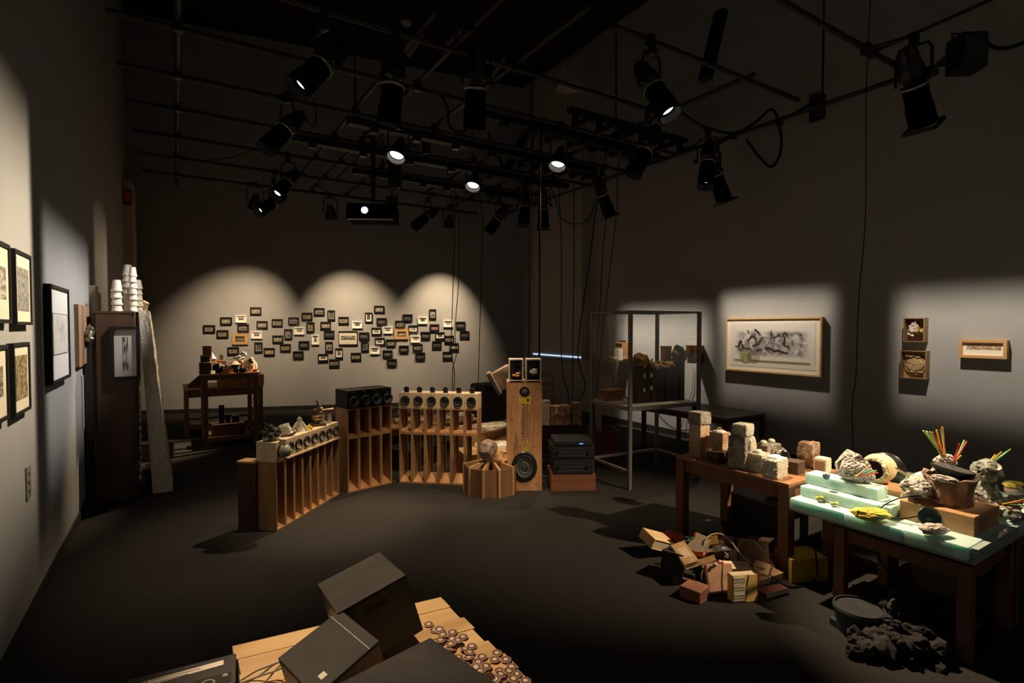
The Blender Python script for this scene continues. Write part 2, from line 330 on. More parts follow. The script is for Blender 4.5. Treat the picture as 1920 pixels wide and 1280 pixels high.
me_pyoke=yoke_mesh(.135,.26); me_prim=MB().lathe([(.114,-.125),(.119,-.128),(.119,-.138),(.114,-.14)],26,cap=False).mesh('front_rim',M('worn silver ring',(.5,.47,.42)),True)
def par(pos,target,label,lit,light=None,scale=.9):
    pos=Vector(pos); d=(Vector(target)-pos).normalized(); q=quat(d); t=thing('bell_lamp',label,'stage light',pos); t.scale=(scale,)*3
    bh=O('bell_housing',me_bell,t,rot=q); O('cable_gland',me_nut,bh); O('front_rim',me_prim,bh)
    O('yoke',me_pyoke,t); O('clamp',me_clamp,t)
    ln=O('lens',MB().lathe([(0,-.09),(.05,-.088),(.085,-.08)],24,cap=False).mesh('lens',lens_mat(lit) if lit else M('dark lens',(.02,.02,.022),.15),True),bh)
    if light: spot(t,q,(0,0,-.16),**light)
    boom(t)
ZL=3.72
def LT(P,cone,blend=.6,col=WARM,gobo=None,size=.03): return dict(P=P,cone=cone,blend=blend,col=col,gobo=gobo,size=size)
desk=Vector((.65,8.8,1.1))
def WR(X,x0,x1,y0,y1,sy,sz,ym=None):
    ym=ym or (y0+y1)/2; xm=(x0+x1)/2; a=AX(x0,ym,X).y; b=AX(x1,ym,X).y
    return (X,min(a,b),max(a,b),AX(xm,y1,X).z,AX(xm,y0,X).z,sy,sz)
profile(G(608,120,ZL),AX(10,640,L0),'big slanted profile lamp at upper left, its small lens glowing toward the left wall',4,LT(620,62,.35,(1,.82,.58),(L0,2.2,AX(62,600,L0).y,.7,2.45,.07,.7)))
profile(G(738,150,ZL),(1.25,4.75,.5),'tall black profile lamp left of centre, lens lit at its lower lip',6,LT(330,36,1.))
profile((-.25,2.33,3.9),(.4,1.05,1.0),'profile lamp just above the top edge aimed down at the foreground boards',4,LT(360,21,.7))
profile(G(893,155,ZL),(2.5,4.95,.6),'tall upright black profile lamp at top centre between pipes',4,LT(300,44,1.))
profile(G(538,240,ZL),AX(112,650,L0),'slanted profile lamp below the big one, lens lit facing the left wall',4,LT(380,48,.3,COOL,(L0,AX(84,600,L0).y,AX(168,600,L0).y,.75,2.25,.12,.35)))
profile(G(540,340,ZL),(-.3,6.6,1.5),'slanted profile lamp left of the projector, upper of the touching pair',4,LT(480,24,.8))
profile(G(514,378,ZL-.05),(-.74,8.0,1.9),'slanted profile lamp left of the projector, lower of the touching pair',4,LT(110,26,.8,WARM,(L0,AX(180,600,L0).y,AX(203,600,L0).y,1.3,2.75,.15,.5)))
par(G(479,378,ZL),AB(444,640),'small round bell lamp, leftmost of the row along the back pipe',.35,LT(560,57,1.,WARM))
par(G(620,397,ZL),AB(660,640),'small round bell lamp just left of the projector at the back',.35,LT(540,62,1.,WARM))
par(G(842,415,ZL),AB(822,640),'small round bell lamp right of the projector at the back',.35,LT(540,62,1.,WARM))
par(G(747,280,ZL),(1.0,5.0,.7),'round bell lamp with glowing mouth above and right of the projector',9,LT(420,42,1.))
par(G(889,338,ZL),(2.3,5.6,.7),'round bell lamp with glowing mouth above the middle of the back wall frames',9,LT(170,60,1.))
par(G(1048,296,ZL),(2.9,4.7,.8),'round bell lamp with glowing mouth hanging before the bulkhead',9,LT(200,48,1.))
profile(G(937,405,ZL),(4.2,10.6,1.4),'dark straight profile lamp at the back, left of the slanted unlit one',0)
profile(G(985,385,ZL),(4.2,6.9,.3),'upright profile lamp at the back with a faint glow at its foot',4,LT(520,36,.9))
profile((4.0,9.3,3.75),desk,'small distant added profile lamp at the back aimed left at the crowded tall table',0,LT(2600,22,.8))  # added lamp without a known fixture, lights the tall table from the right
profile(G(1018,385,ZL),(5.9,8.2,1.5),'unlit profile lamp at the back leaning right, beside the hanging cables',0,fins=True)
profile(G(1128,362,ZL),AX(1240,660,RX),'unlit profile lamp leaning right over the glass case, its silver ring bright',0,LT(620,46,.9,NEUT,WR(RX,1168,1326,600,860,.25,.35,680)),fins=True)
profile(G(1222,160,ZL),(3.66,1.3,.6),'big profile lamp right of centre with oval glowing lens turned to the camera',12,LT(900,36,.7),lr=.08)
profile(G(1213,275,ZL-.02),(3.0,5.2,.3),'upright black profile lamp below the one with the oval glowing lens',3,LT(110,50,.9))
profile(G(1327,300,ZL-.05),(4.3,3.6,.2),'upright black profile lamp at right, small glow at its lower edge',4,LT(120,40,.9))
profile((5.75,4.35,3.62),AX(1452,650,RX),'unlit ribbed profile lamp at right leaning toward the framed drawing',0,LT(290,74,.2,NEUT,WR(RX,1353,1562,560,765,.14,.2,650)),fins=True)
profile(G(1712,150,3.7),AX(1830,660,RX),'large unlit profile lamp at the upper right corner',0,LT(300,80,.2,NEUT,WR(RX,1685,2150,560,790,.14,.25,650)),1.05,fins=True)
profile((5.2,-.2,3.9),(3.5,2.75,.4),'profile lamp just outside the right edge aimed at the brown table',4,LT(1150,41,.9))
# ---------------------------------------------------------------- projector and hung boxes
p=G(700,402,3.72); p=AD(700,402,6.9)
t=thing('projector','black ceiling projector on a pole with a bright blue-white lens','projector',p,math.radians(-28))
part('body',MB().cb((0,0,0),(.6,.42,.2),bev=.02),lampblack,t); part('top_trim',MB().cb((.1,-.19,.1),(.36,.02,.012),ry=.05),M('worn silver ring',(.5,.47,.42)),t)
part('bottom_trim',MB().cb((0,-.2,-.1),(.56,.02,.012)),M('worn silver ring',(.5,.47,.42)),t)
part('lens_barrel',MB().cyl((-.06,-.2,0),(-.06,-.26,0),.055,seg=20),black,t,smooth=True)
part('lens',MB().cyl((-.06,-.26,0),(-.06,-.266,0),.038,seg=20),M('projector light',(.35,.65,1),.3,emit=30),t,'glowing blue-white lens')
part('pole',MB().cyl((0,0,.1),(0,0,max(.8,ZG-p.z+.05)),.03,seg=12),black,t,smooth=True); boom(t,ZG-p.z); part('ceiling_bracket',MB().cb((0,0,1.2),(.22,.06,.03)),M('worn silver ring',(.5,.47,.42)),t)
for x,y,dep,w_,h_,lb in ((1540,205,6.4,.24,.3,'small black loudspeaker hung by the right end of the pipes'),(1812,102,4.6,.22,.3,'black loudspeaker hung at the upper right corner beside the large lamp'),(740,330,7.6,.16,.36,'tall narrow black box hung above and right of the projector'),(735,385,7.9,.15,.22,'small black box hung directly behind the projector'),(800,275,7.2,.1,.2,'small rounded dark box standing on a pipe behind the bell lamps')):
    t=thing('hanging_speaker',lb,'loudspeaker',AD(x,y,dep),math.radians(-35)); boom(t,h_*.5); part('cabinet',MB().cb((0,0,0),(w_,w_*.9,h_),bev=.02),black,t); part('front_grille',MB().cb((0,-w_*.46,0),(w_*.85,.01,h_*.85),bev=.003),blackm,t); part('bracket',MB().tube([(-w_*.55,0,0),(-w_*.55,0,h_*.6),(w_*.55,0,h_*.6),(w_*.55,0,0)],.01),blackm,t)
# hanging cables
def cable(pts,label,r=.006,name='hanging_cable',mat=None,cat='cable',sub=6):
    P=[Vector(p) for p in pts]; Q=[]
    if name=='hanging_cable' and P[0].z>3.2 and P[0].z<4.08: p_=P[0]; yb=min(gy,key=lambda y_:abs(y_-p_.y)); P=[Vector((p_.x,yb,ZG))]+P
    for i in range(len(P)-1):
        a=P[max(i-1,0)];b_=P[i];c=P[i+1];d=P[min(i+2,len(P)-1)]
        for k in range(sub):
            u=k/sub; Q.append(.5*((2*b_)+(c-a)*u+(2*a-5*b_+4*c-d)*u*u+(3*b_-a-3*c+d)*u**3))
    Q.append(P[-1]); return solo(name,MB().tube(Q,r,6),mat or cord_m,label,cat,smooth=True)
def pc(px,dep): return [AD(x,y,dep) for x,y in px]
cable(pc([(851,400),(850,520),(846,640),(848,672),(852,700),(851,735)],7.4),'thin cable before the back wall frames, left one of the two side by side')
cable(pc([(859,400),(860,520),(853,620),(856,662),(849,690),(848,735)],7.45),'thin cable before the back wall frames, right one of the two side by side')
cable(pc([(904,400),(902,520),(899,640),(896,735)],7.6),'thin dark cable hanging at the dark right end of the back wall')
cable(pc([(994,320),(994,400),(993,520),(992,640),(990,672)],6.3),'black cable hanging straight down behind the left of the two crusted speakers',.007)
cable(pc([(1012,320),(1012,380),(1012,520),(1011,672)],6.25),'thick black cable hanging straight down to the right crusted speaker',.012)
cable(pc([(1050,300),(1053,480),(1052,640),(1056,700),(1066,745),(1070,790)],6.9),'black cable before the bulkhead that bends right near its foot')
cable(pc([(1075,250),(1076,480),(1074,660),(1073,780)],7.0),'long straight black cable hanging before the middle of the bulkhead')
cable(pc([(1118,390),(1108,470),(1095,560),(1084,650),(1088,690),(1097,720),(1090,745),(1074,760)],7.0),'black cable that swings out in a wide loop right of the bulkhead',.008)
cable(pc([(1134,390),(1130,470),(1126,560),(1118,660),(1108,760),(1104,800)],7.4),'thin cable by the left rear post of the glass case, left of two')
cable(pc([(1162,300),(1156,400),(1142,520),(1126,660),(1112,790)],7.5),'thin cable slanting past the left rear post of the glass case, right of two')
cable(pc([(1632,0),(1624,180),(1623,400),(1610,560),(1605,700),(1598,760),(1600,850)],5.2),'long thin cable down the right wall between the drawing and the box reliefs',.005)
cable(pc([(1372,250),(1415,230),(1448,205),(1464,250),(1462,290),(1445,312),(1420,290),(1400,262)],6.0),'thick black cable looping below the right end of the pipe grid',.016)
cable(pc([(1042,375),(1050,405),(1076,420),(1105,408),(1116,370)],7.0),'black cable drooping between two lamps before the top of the bulkhead',.007)
cable(pc([(840,205),(842,235),(860,248),(878,240),(884,215)],5.4),'bundle of drooping black cable beside the upright centre lamp',.012)
cable(pc([(330,285),(355,298),(400,300),(450,290),(500,270)],8.0),'thin black cable drooping between pipes at the left of the grid',.007)
cable(pc([(580,175),(592,200),(590,235),(575,225),(568,205)],5.6),'short black cable loop below the big slanted lamp',.007)
cable(pc([(1840,70),(1862,88),(1890,90),(1925,78)],4.5),'thick black cable drooping in the upper right corner',.016)
# ---------------------------------------------------------------- framed pictures
def frame_mesh(w_,h_,fw,dp):
    mb=MB(); 
    for a in ((-w_/2,w_/2,h_/2-fw,h_/2),(-w_/2,w_/2,-h_/2,-h_/2+fw),(-w_/2,-w_/2+fw,-h_/2+fw,h_/2-fw),(w_/2-fw,w_/2,-h_/2+fw,h_/2-fw)): mb.box(a[0],a[1],-dp,0,a[2],a[3])
    return mb
def picture(name,label,loc,rz,w_,h_,fw,dp,fm,matm,mat_w,pm,rec=.6,group=None,ry=0,fl=None,cat='framed picture'):
    """local x along the wall, -y out of the wall"""
    t=thing(name,label,cat,loc,0,group,rot=(0,ry,rz)); f_=part('frame',frame_mesh(w_,h_,fw,dp),fm,t,fl)
    y=-dp*(1-rec)
    mw,mh=w_-2*fw,h_-2*fw
    part('mat_board',MB().box(-mw/2,mw/2,y,-.001,-mh/2,mh/2),matm,t)
    if pm:
        l,r_,b_,tp=mat_w
        part('print',MB().box(-mw/2+l,mw/2-r_,y-.0015,y,-mh/2+b_,mh/2-tp),pm,t)
    return t
# back wall cluster
sep=[pic('small print %d'%i,pa,ik,i2,(5+i%3,5,5),(-.2,1.2,-.2,1.2),lo=.36,hi=.66,seed=i) for i,(pa,ik,i2) in enumerate((((.36,.28,.17),(.03,.025,.02),(.14,.11,.07)),((.5,.44,.34),(.02,.02,.02),(.12,.11,.1)),((.16,.14,.1),(.02,.02,.018),(.07,.06,.045)),((.55,.48,.36),(.05,.045,.04),(.25,.2,.14)),((.1,.09,.07),(.015,.015,.013),(.04,.036,.03))))]
redp=pic('reddish print',(.45,.2,.17),(.2,.08,.08),(.3,.12,.11),(6,6,6),(-.2,1.2,-.2,1.2),seed=9)
mat_c=M('cream mat',(.6,.54,.42),.85); mat_w=M('white mat',(.78,.75,.68),.85); mat_d=M('dark mat',(.05,.045,.04),.8)
orange=wood('orange wood frame',(.48,.26,.1),(.6,.34,.14),'x')
fr=[]
def F(kind,x,y,k=0): fr.append((kind,x,y,k))
for kind,x,y,k in (('L',393.1,616.9,0),('L',424.7,602.1,3),('L',418,626.2,0),('W',452.4,597.7,1),('L',456.5,615.2,1),('O',450.8,635.5,0),('L',437.9,657.9,0),('L',480.1,583.5,3),('L',492,609.2,3),('W',481.6,627.8,1),('P',485,651.3,2),('L',505.2,659.5,3),('L',520.2,605.4,0),('L',521.3,636,3),
('L',551,602.1,1),('P',540.7,626.7,1),('L',535.5,651.9,0),('L',576.2,593.4,0),('L',599.1,584.6,1),('P',621.3,591.2,2),('P',582.8,613.6,0),('L',610.9,610.3,3),('W',561.4,620.1,3),('V',591.6,636.6,1),('L',570.5,646.4,2),('L',559.7,665.5,4),('L',617.5,626.7,4),('L',644.3,601,0),('B',652.7,633.3,1),('P',617.2,650.2,1),('Q',635.9,662.3,1),('M',606.2,670.5,1),('L',627.1,680.3,1),('W',670,608.7,2),('Q',691.1,595.5,2),('L',682.3,630,2),('P',683.7,649.1,4),('L',667.2,668.3,0),('W',702.8,656.8,1),
('L',710.4,580.2,3),('L',715.1,603.2,2),('M',705.5,621.3,3),('W',727,618.5,1),('M',711.8,640.4,1),('L',732.6,643.1,0),('L',726.5,663.4,2),('L',734.5,679.8,4),('L',750.1,608.1,1),('O',753,626.2,3),('L',764.3,596.1,4),('M',774.9,616.9,3),('W',792.4,600.5,2),('P',811.3,589,1),('W',779.3,635.5,3),('L',797.9,628.9,2),('L',757.2,654.6,2),('L',783.3,651.3,1),('L',788,667.7,4),('R',814.6,614.7,0),('M',825,629.5,2),('L',819.2,645.9,4),('W',840,606.5,3),('L',842,636,1),('L',863.5,609.8,2),('L',870.6,627.3,4),('L',851,650.2,3),('L',838.7,666.1,0)): F(kind,x,y,k)
LM=[('the large cream-matted frame',652.7,633.3),('the left orange frame',450.8,635.5),('the right orange frame',753,626.2),('the two hanging cables',852,625),('the left gap over the bell-shaped black speakers',560,640)]
LM=LM[:4]
names={'L':'small black landscape frame','P':'small black upright frame','W':'small white landscape frame','V':'small white upright frame','O':'orange wooden frame','B':'large thin black frame with a wide cream mat','Q':'small black upright frame with white mat','M':'small black landscape frame with white mat','R':'small black frame holding a reddish print'}
tone={0:'brown',1:'grey',2:'dark',3:'pale',4:'near-black'}
ords=['nearest','second nearest','third nearest','fourth nearest','fifth nearest','sixth nearest','seventh nearest','eighth nearest','ninth nearest','tenth nearest']
buck={}
for i,(kd,x,y,k) in enumerate(fr):
    if kd=='B': continue
    l=min(LM,key=lambda q:(q[1]-x)**2+(q[2]-y)**2 if (q[1]-x)**2+(q[2]-y)**2>9 else 1e9)
    dx,dy=x-l[1],y-l[2]; v='above' if dy<-8 else('below' if dy>8 else ''); h='right' if dx>8 else('left' if dx<-8 else '')
    dr={('above','right'):'above and right of',('above','left'):'above and left of',('below','right'):'below and right of',('below','left'):'below and left of',('above',''):'straight above',('below',''):'straight below',('','right'):'level with and right of',('','left'):'level with and left of',('',''):'beside'}[(v,h)]
    buck.setdefault((kd,l[0],dr),[]).append((dx*dx+dy*dy,i))
lab={}
for (kd,l,dr),lst in buck.items():
    lst.sort()
    for n_,(_,i) in enumerate(lst):
        pre='' if len(lst)==1 else ', '+ords[n_]
        lab[i]='%s%s, %s %s'%(names[kd],pre,dr,l)
_m={}
wallrot=math.atan2(BWD.y,BWD.x)
S=10.9/1000
for i,(kd,x,y,k) in enumerate(fr):
    hor=kd in 'LWMR'
    dims=dict(L=(.205,.148),W=(.205,.15),M=(.2,.148),R=(.2,.148),P=(.15,.2),V=(.15,.2),Q=(.15,.2),O=(.285,.215),B=(.375,.285))[kd]
    fm={'W':white_m,'V':white_m,'O':orange}.get(kd,black); fw=dict(O=.055,B=.012,W=.02,V=.02,M=.02,Q=.018).get(kd,.026); dp=.035
    mm={'L':mat_c if k in(0,3,1) else mat_d,'R':mat_d,'O':mat_d}.get(kd,mat_c if kd=='B' else mat_w)
    mw={'L':(.006,.006,.006,.006),'R':(.004,)*4,'P':(.006,)*4,'O':(.018,)*4,'B':(.035,.035,.09,.09),'W':(.035,.035,.032,.028),'V':(.028,.028,.035,.03),'M':(.03,.03,.025,.012),'Q':(.022,.022,.035,.012)}[kd]
    key=(kd,k); loc=AB(x,y-(0 if kd in 'WVOB' else .6))
    # seat the back on the wall
    dd=(loc-BW0).dot(BWN); loc=loc-BWN*dd+BWN*.001
    lb='large thin black frame with a wide cream mat, biggest of the back wall cluster' if kd=='B' else lab[i]
    if key in _m:
        o=dup(_m[key],loc,(0,R.uniform(-.012,.012),wallrot),lb)
    else:
        o=picture('small_picture',lb,loc,wallrot,dims[0],dims[1],fw,dp,fm,mm,mw,redp if kd=='R' else sep[k]); _m[key]=o
    o['group']='framed pictures on the back wall'
# left wall frames (drawn by their four corner pixels)
def wallpic(c,label,fw,dp,fm,matm,mw,pm,X=L0,s=1,rec=.25,fl=None):
    """c = front-face corners px: near-top, far-top, near-bottom, far-bottom ; on a plane parallel to the left/right wall"""
    P=[AX(px,py,X+s*dp) for px,py in c]
    y0=(P[0].y+P[2].y)/2; y1=(P[1].y+P[3].y)/2; z1=(P[0].z+P[1].z)/2; z0=(P[2].z+P[3].z)/2
    return picture('framed_print',label,(X+s*.001,(y0+y1)/2,(z0+z1)/2),PI/2 if s>0 else -PI/2,abs(y1-y0),z1-z0,fw,dp,fm,matm,mw,pm,rec,fl=fl)
cream=M('warm cream mat',(.62,.55,.42),.85); ghost=M('white board',(.72,.70,.66),.85)
gp=[pic('grey hatched print',(.3,.28,.24),(.12,.12,.115),(.2,.19,.17),(9,9,9),(-.2,1.2,-.2,1.2),seed=20),pic('olive brown print',(.32,.25,.13),(.08,.06,.03),(.2,.15,.07),(11,11,11),(-.2,1.2,-.2,1.2),seed=21),pic('grey brown print',(.42,.38,.3),(.14,.12,.1),(.28,.25,.2),(8,8,8),(-.2,1.2,-.2,1.2),seed=22),pic('brown grey mottled print',(.34,.28,.2),(.06,.05,.04),(.18,.14,.1),(8,8,8),(-.2,1.2,-.2,1.2),seed=23)]
wallpic(((30,466),(62,482),(29.5,607),(58,611)),'black frame with a grey print, top right of the four on the near left wall',.018,.03,black,cream,(.05,.03,.06,.07),gp[0])
wallpic(((-40,432),(22,461),(-42,603),(20,608)),'black frame cut by the left edge of the picture, upper one',.02,.03,black,cream,(.06,.05,.1,.1),gp[2])
wallpic(((27.5,643),(59,641),(27,781),(56,770)),'black frame with an olive brown print, bottom right of four on the near left wall',.018,.03,black,cream,(.04,.03,.06,.05),gp[1])
wallpic(((-42,653),(19,645),(-44,812),(15,791)),'black frame cut by the left edge of the picture, lower one',.02,.03,black,cream,(.05,.06,.1,.08),gp[3])
t=wallpic(((98.5,531),(133,546),(96,725),(129.5,706)),'tall black framed pale drawing hung alone in the cool pool of light',.022,.04,black,ghost,(.07,.04,.17,.17),pic('faint grey wash drawing',(.66,.6,.54),(.22,.22,.22),(.5,.47,.44),(2.4,2.4,2.4),(.25,.8,.2,.95),lo=.3,hi=.52,seed=31,soft=.15))
mb=MB(); 
# thin drawn border of the pale drawing
pr=[c for c in t.children if c.name.startswith('print')][0]; bb=[Vector(v) for v in pr.bound_box]; xa=min(v.x for v in bb);xb=max(v.x for v in bb);za=min(v.z for v in bb);zb=max(v.z for v in bb);yy=min(v.y for v in bb)
for a in ((xa,xb,zb-.004,zb),(xa,xb,za,za+.005),(xa,xa+.004,za,zb),(xb-.004,xb,za,zb)): mb.box(a[0],a[1],yy-.001,yy,a[2],a[3])
part('drawn_border',mb,M('ink line',(.04,.04,.04),.8),t)
P=[AX(*c,L0+.05) for c in ((152,570),(172,576),(150,690),(168,683))]
t=thing('wood_relief','reddish wooden panel with crumpled metal scraps mounted beside the pale drawing','wall relief',(L0,(P[0].y+P[1].y)/2,(P[0].z+P[2].z)/2)); hh=(P[0].z-P[2].z)/2; wd=(P[1].y-P[0].y)/2
for k in range(3): part('plank',MB().box(0,.03+.004*(k%2),-wd+k*wd*2/3+.002,-wd+(k+1)*wd*2/3-.002,-hh+.01*(k%2),hh),wood('weathered red brown plank',(.22,.12,.07),(.38,.24,.15)),t)
for k in range(7): part('metal_scrap',MB().rock((.06,R.uniform(-.05,.1),R.uniform(-.1,.12)),(.07,.09,.09),k,2,.6,1.8),M('crumpled foil',(.35,.3,.2),.3,metal=.7,c2=(.06,.06,.05),scale=25),t)
for k,(x,z0,z1,dy,lb) in enumerate(((181,700,537,.25,'tall thin panel seen edge-on on the left wall behind the wood relief'),(187.5,690,550,.2,'second thin panel seen edge-on on the left wall by the dark cabinet'))):
    q=AX(x,620,L0+.04); zz=[AX(x,v,L0+.04).z for v in (z0,z1)]
    solo('edge_on_artwork',MB().box(L0,L0+.05,q.y-dy/2,q.y+dy/2,zz[0],zz[1],bev=.002),wood('grey brown board',(.3,.22,.15),(.42,.33,.24)),lb,'panel')
q=AX(193,606,L0+.1); t=thing('wall_block','small reddish wooden block on the left wall peeping out beside the dark cabinet top','block',(L0,q.y,q.z)); part('block',MB().cb((.07,0,0),(.14,.14,.1),bev=.004),midwood,t); part('panel_below',MB().cb((.04,0,-.2),(.08,.12,.28),bev=.002),M('grey board',(.35,.33,.3),.8),t)
# ---------------------------------------------------------------- dark cabinet with a framed print, cups, foam slab
yF=6.34; a=AY(199,583,yF); b_=AY(265,583,yF); xa=-.66; xb=-.34; zt=a.z
t=thing('tall_cabinet','tall dark brown cabinet at the left wall carrying stacks of white cups','cabinet',((xa+xb)/2,yF+.25,0)); hw=(xb-xa)/2
part('cabinet_front',MB().box(-hw+.02,hw-.02,-.25,-.235,.03,zt-.02),darkwood,t)
for s in (-1,1): part('side_panel',MB().box(min(s*hw,s*(hw-.02)),max(s*hw,s*(hw-.02)),-.24,.25,0,zt-.02),darkwood,t)
part('top_panel',MB().box(-hw-.004,hw+.004,-.254,.25,zt-.02,zt),darkwood,t); part('back_panel',MB().box(-hw+.02,hw-.02,.235,.25,0,zt-.02),darkwood,t)
part('base_board',MB().box(-hw+.005,hw-.005,-.246,.24,0,.05),black,t)
P=[AY(*c,yF) for c in ((206,612),(262,612),(262,710))]
t=picture('framed_print','black framed dark ink print on the front of the dark cabinet',((P[0].x+P[1].x)/2,yF-.001,(P[1].z+P[2].z)/2),0,P[1].x-P[0].x,P[1].z-P[2].z,.03,.03,black,M('grey white mat',(.5,.47,.42),.85),(.065,.065,.065,.07),pic('double dark blot print',(.42,.4,.36),(.02,.02,.02),(.12,.12,.12),(2.2,2.2,3.4),(-.2,1.2,-.2,1.2),lo=.4,hi=.58,seed=41))
solo('shade_board',MB().box(L0+.015,-.672,6.30,6.42,0,1.55),M('near black shade',(.01,.009,.009),.7),'narrow near-black strip of painted shade between the left wall and the dark cabinet','board')  # dark sheet put in for the shade in the gap beside the cabinet
cupm=M('plaster white cup',(.72,.66,.55),.8,c2=(.6,.52,.42),scale=30)
def cupmesh(r,h): return MB().lathe([(r*.68,h),(r*.70,h+.001),(r*.97,.018),(r*1.06,.016),(r*1.06,0),(r*1.0,0),(r*.64,h-.006)],20,jit=.006).mesh('cup',cupm,True)
me_c1=cupmesh(.046,.11); me_c2=cupmesh(.034,.09)
def stack(x,y,n_,me,step,tops,lb,z0=zt):
    for k in range(n_):
        o=O('paper_cup',me,None,(x+R.uniform(-.003,.003),y+R.uniform(-.003,.003),z0+k*step),(R.uniform(-.03,.03),R.uniform(-.03,.03),R.uniform(0,6)))
        pos='bottom cup' if k==0 else('top cup' if k==n_-1 else '%s cup up'%['','second','third','fourth','fifth','sixth','seventh','eighth'][k])
        tag(o,'white %s of the %s on the dark cabinet'%(pos,lb),'cup','stacked white cups on the dark cabinet')
yc=6.5
stack(AY(219,560,yc).x,yc,4,me_c1,.066,0,'short wide left stack')
stack(AY(240,560,6.62).x+.0,6.66,7,me_c1,.061,0,'tallest stack at the back')
stack(AY(250,560,6.48).x,6.48,7,me_c2,.058,0,'slender tall middle stack')
stack(AY(261,560,6.5).x-.008,6.58,5,me_c2,.058,0,'right-hand stack')
solo('paper_cup',MB().lathe([(.03,.09),(.031,.09),(.046,.018),(.05,.016),(.05,0),(.046,0)],18,jit=.01),cupm,'single white cup lying at the edge of the foam slab top','cup','stacked white cups on the dark cabinet',smooth=True,loc=(-.30,6.72,zt+.03),rot=(.3,.5,0))
foam=M('rough white foam',(.5,.45,.38),.95,c2=(.72,.64,.52),scale=50,bump=1.,bs=70)
p0_,p1_=G(300,912),G(328,913); 
mb=MB(); T0=Vector((-.315,0,zt+.01)); wB,wT=.17,.085; B0=p1_.x-wB-.02
mb.pts([(B0,6.5,0),(B0+wB,6.5,.0),(B0+wB,6.95,.0),(B0,6.95,0),(T0.x,6.5,T0.z+.015),(T0.x+wT,6.5,T0.z),(T0.x+wT,6.95,T0.z),(T0.x,6.95,T0.z+.015)])
bmesh.ops.subdivide_edges(mb.b,edges=mb.b.edges[:],cuts=24,use_grid_fill=True)
for v in mb.b.verts:
    if v.co.x>B0+(T0.x-B0)*v.co.z/T0.z+.05: v.co+=Vector((noise.noise(v.co*30),noise.noise(v.co*31+Vector((5,5,5))),0))*.012
solo('foam_slab',mb,foam,'tall white foam slab leaning its rough edge out beside the dark cabinet','foam slab')
t=thing('dark_step','low dark box on the floor under the leaning foam slab','box',(-.2,6.85,0)); part('body',MB().box(-.1,.12,0,.3,0,.16,bev=.004),darkwood,t); part('lid',MB().box(-.11,.13,-.01,.31,.16,.175,bev=.003),darkwood,t)
mb=MB()
for k in range(22):
    z=.2+k*.07; mb.rock((-.325+R.uniform(0,.012),6.42+R.uniform(-.01,.03),z),(.03,.05,.07),k,1,.5)
solo('foam_crust',mb,foam,'ragged strip of white foam crumbs down the right edge of the dark cabinet','foam',kind='stuff')
cable([G(168,944)+Vector((0,0,.01)),G(185,938)+Vector((0,0,.01)),G(200,940)+Vector((0,0,.01)),G(190,943)+Vector((0,0,.01))],'short black cable curled on the floor before the dark cabinet',.005,'floor_cable')
# ---------------------------------------------------------------- generic table
def table(name,label,x0,x1,y0,y1,h,top_t=.03,leg=.055,apron=.09,mat=tablewood,topm=None,over=.02,inset=.01,stretch=None,cat='table',rz=0):
    cx,cy=(x0+x1)/2,(y0+y1)/2; t=thing(name,label,cat,(cx,cy,0),rz); a,b_=(x1-x0)/2,(y1-y0)/2
    part('tabletop',MB().box(-a,a,-b_,b_,h-top_t,h,bev=.004),topm or mat,t)
    for sx in (-1,1):
        for sy in (-1,1):
            lx,ly=sx*(a-over-leg/2),sy*(b_-over-leg/2); part('leg',MB().box(lx-leg/2,lx+leg/2,ly-leg/2,ly+leg/2,0,h-top_t,bev=.003),mat,t)
    for s in (-1,1):
        yy=s*(b_-over-leg/2); part('apron',MB().box(-a+over+leg,a-over-leg,yy-.011,yy+.011,h-top_t-apron,h-top_t),mat,t)
        xx=s*(a-over-leg/2); part('apron',MB().box(xx-.011,xx+.011,-b_+over+leg,b_-over-leg,h-top_t-apron,h-top_t),mat,t)
    if stretch:
        for s in (-1,1):
            yy=s*(b_-over-leg/2); part('stretcher',MB().box(-a+over+leg,a-over-leg,yy-.015,yy+.015,stretch,stretch+.06),mat,t)
            xx=s*(a-over-leg/2); part('stretcher',MB().box(xx-.011,xx+.011,-b_+over+leg,b_-over-leg,stretch,stretch+.06),mat,t)
        part('lower_shelf',MB().box(-a+over+leg,a-over-leg,-b_+over+leg,b_-over-leg,stretch+.01,stretch+.03),mat,t)
    return t
dwood=wood('dark desk wood',(.10,.048,.022),(.17,.085,.04),'x')
HT=1.05; c0=G(378,841); TX0,TX1,TY0,TY1=.27,1.02,8.4,9.3
table('tall_desk','tall dark wooden table at the back left crowded with small bright objects',TX0,TX1,TY0,TY1,HT,.025,.06,.07,dwood,midwood,.03,stretch=.1)
table('side_bench','lower dark workbench behind and left of the tall back table',.08,1.2,9.55,10.35,.75,.03,.06,.12,dwood,midwood,.01,stretch=.12)
def onT(x,y=None,Y=8.6,z=HT): p=AY(x,700,Y); return Vector((p.x,Y,z))
def blk(name,label,cat,loc,d,mat,rz=0,bev=.004,rx=0,ry=0,lid=None,lidm=None,group=None):
    t=thing(name,label,cat,loc,rz,group,rot=(rx,ry,rz)); part('body',MB().box(-d[0]/2,d[0]/2,-d[1]/2,d[1]/2,0,d[2],bev=bev),mat,t)
    if lid: part('lid',MB().box(-d[0]/2-.004,d[0]/2+.004,-d[1]/2-.004,d[1]/2+.004,d[2],d[2]+lid,bev=.002),lidm or mat,t)
    return t
gr=M('dark green box',(.02,.03,.025),.5); redb=wood('red brown box',(.2,.07,.03),(.3,.12,.06)); tan=M('tan cardboard',(.5,.33,.18),.8,c2=(.6,.42,.25),scale=15)
S8=7.6/1000
q=onT(385,Y=8.5); blk('wooden_box','dark ribbed box, lowest of the stack at the left of the tall back table','box',q,(.145,.14,.15),darkwood,lid=.006,lidm=tan)
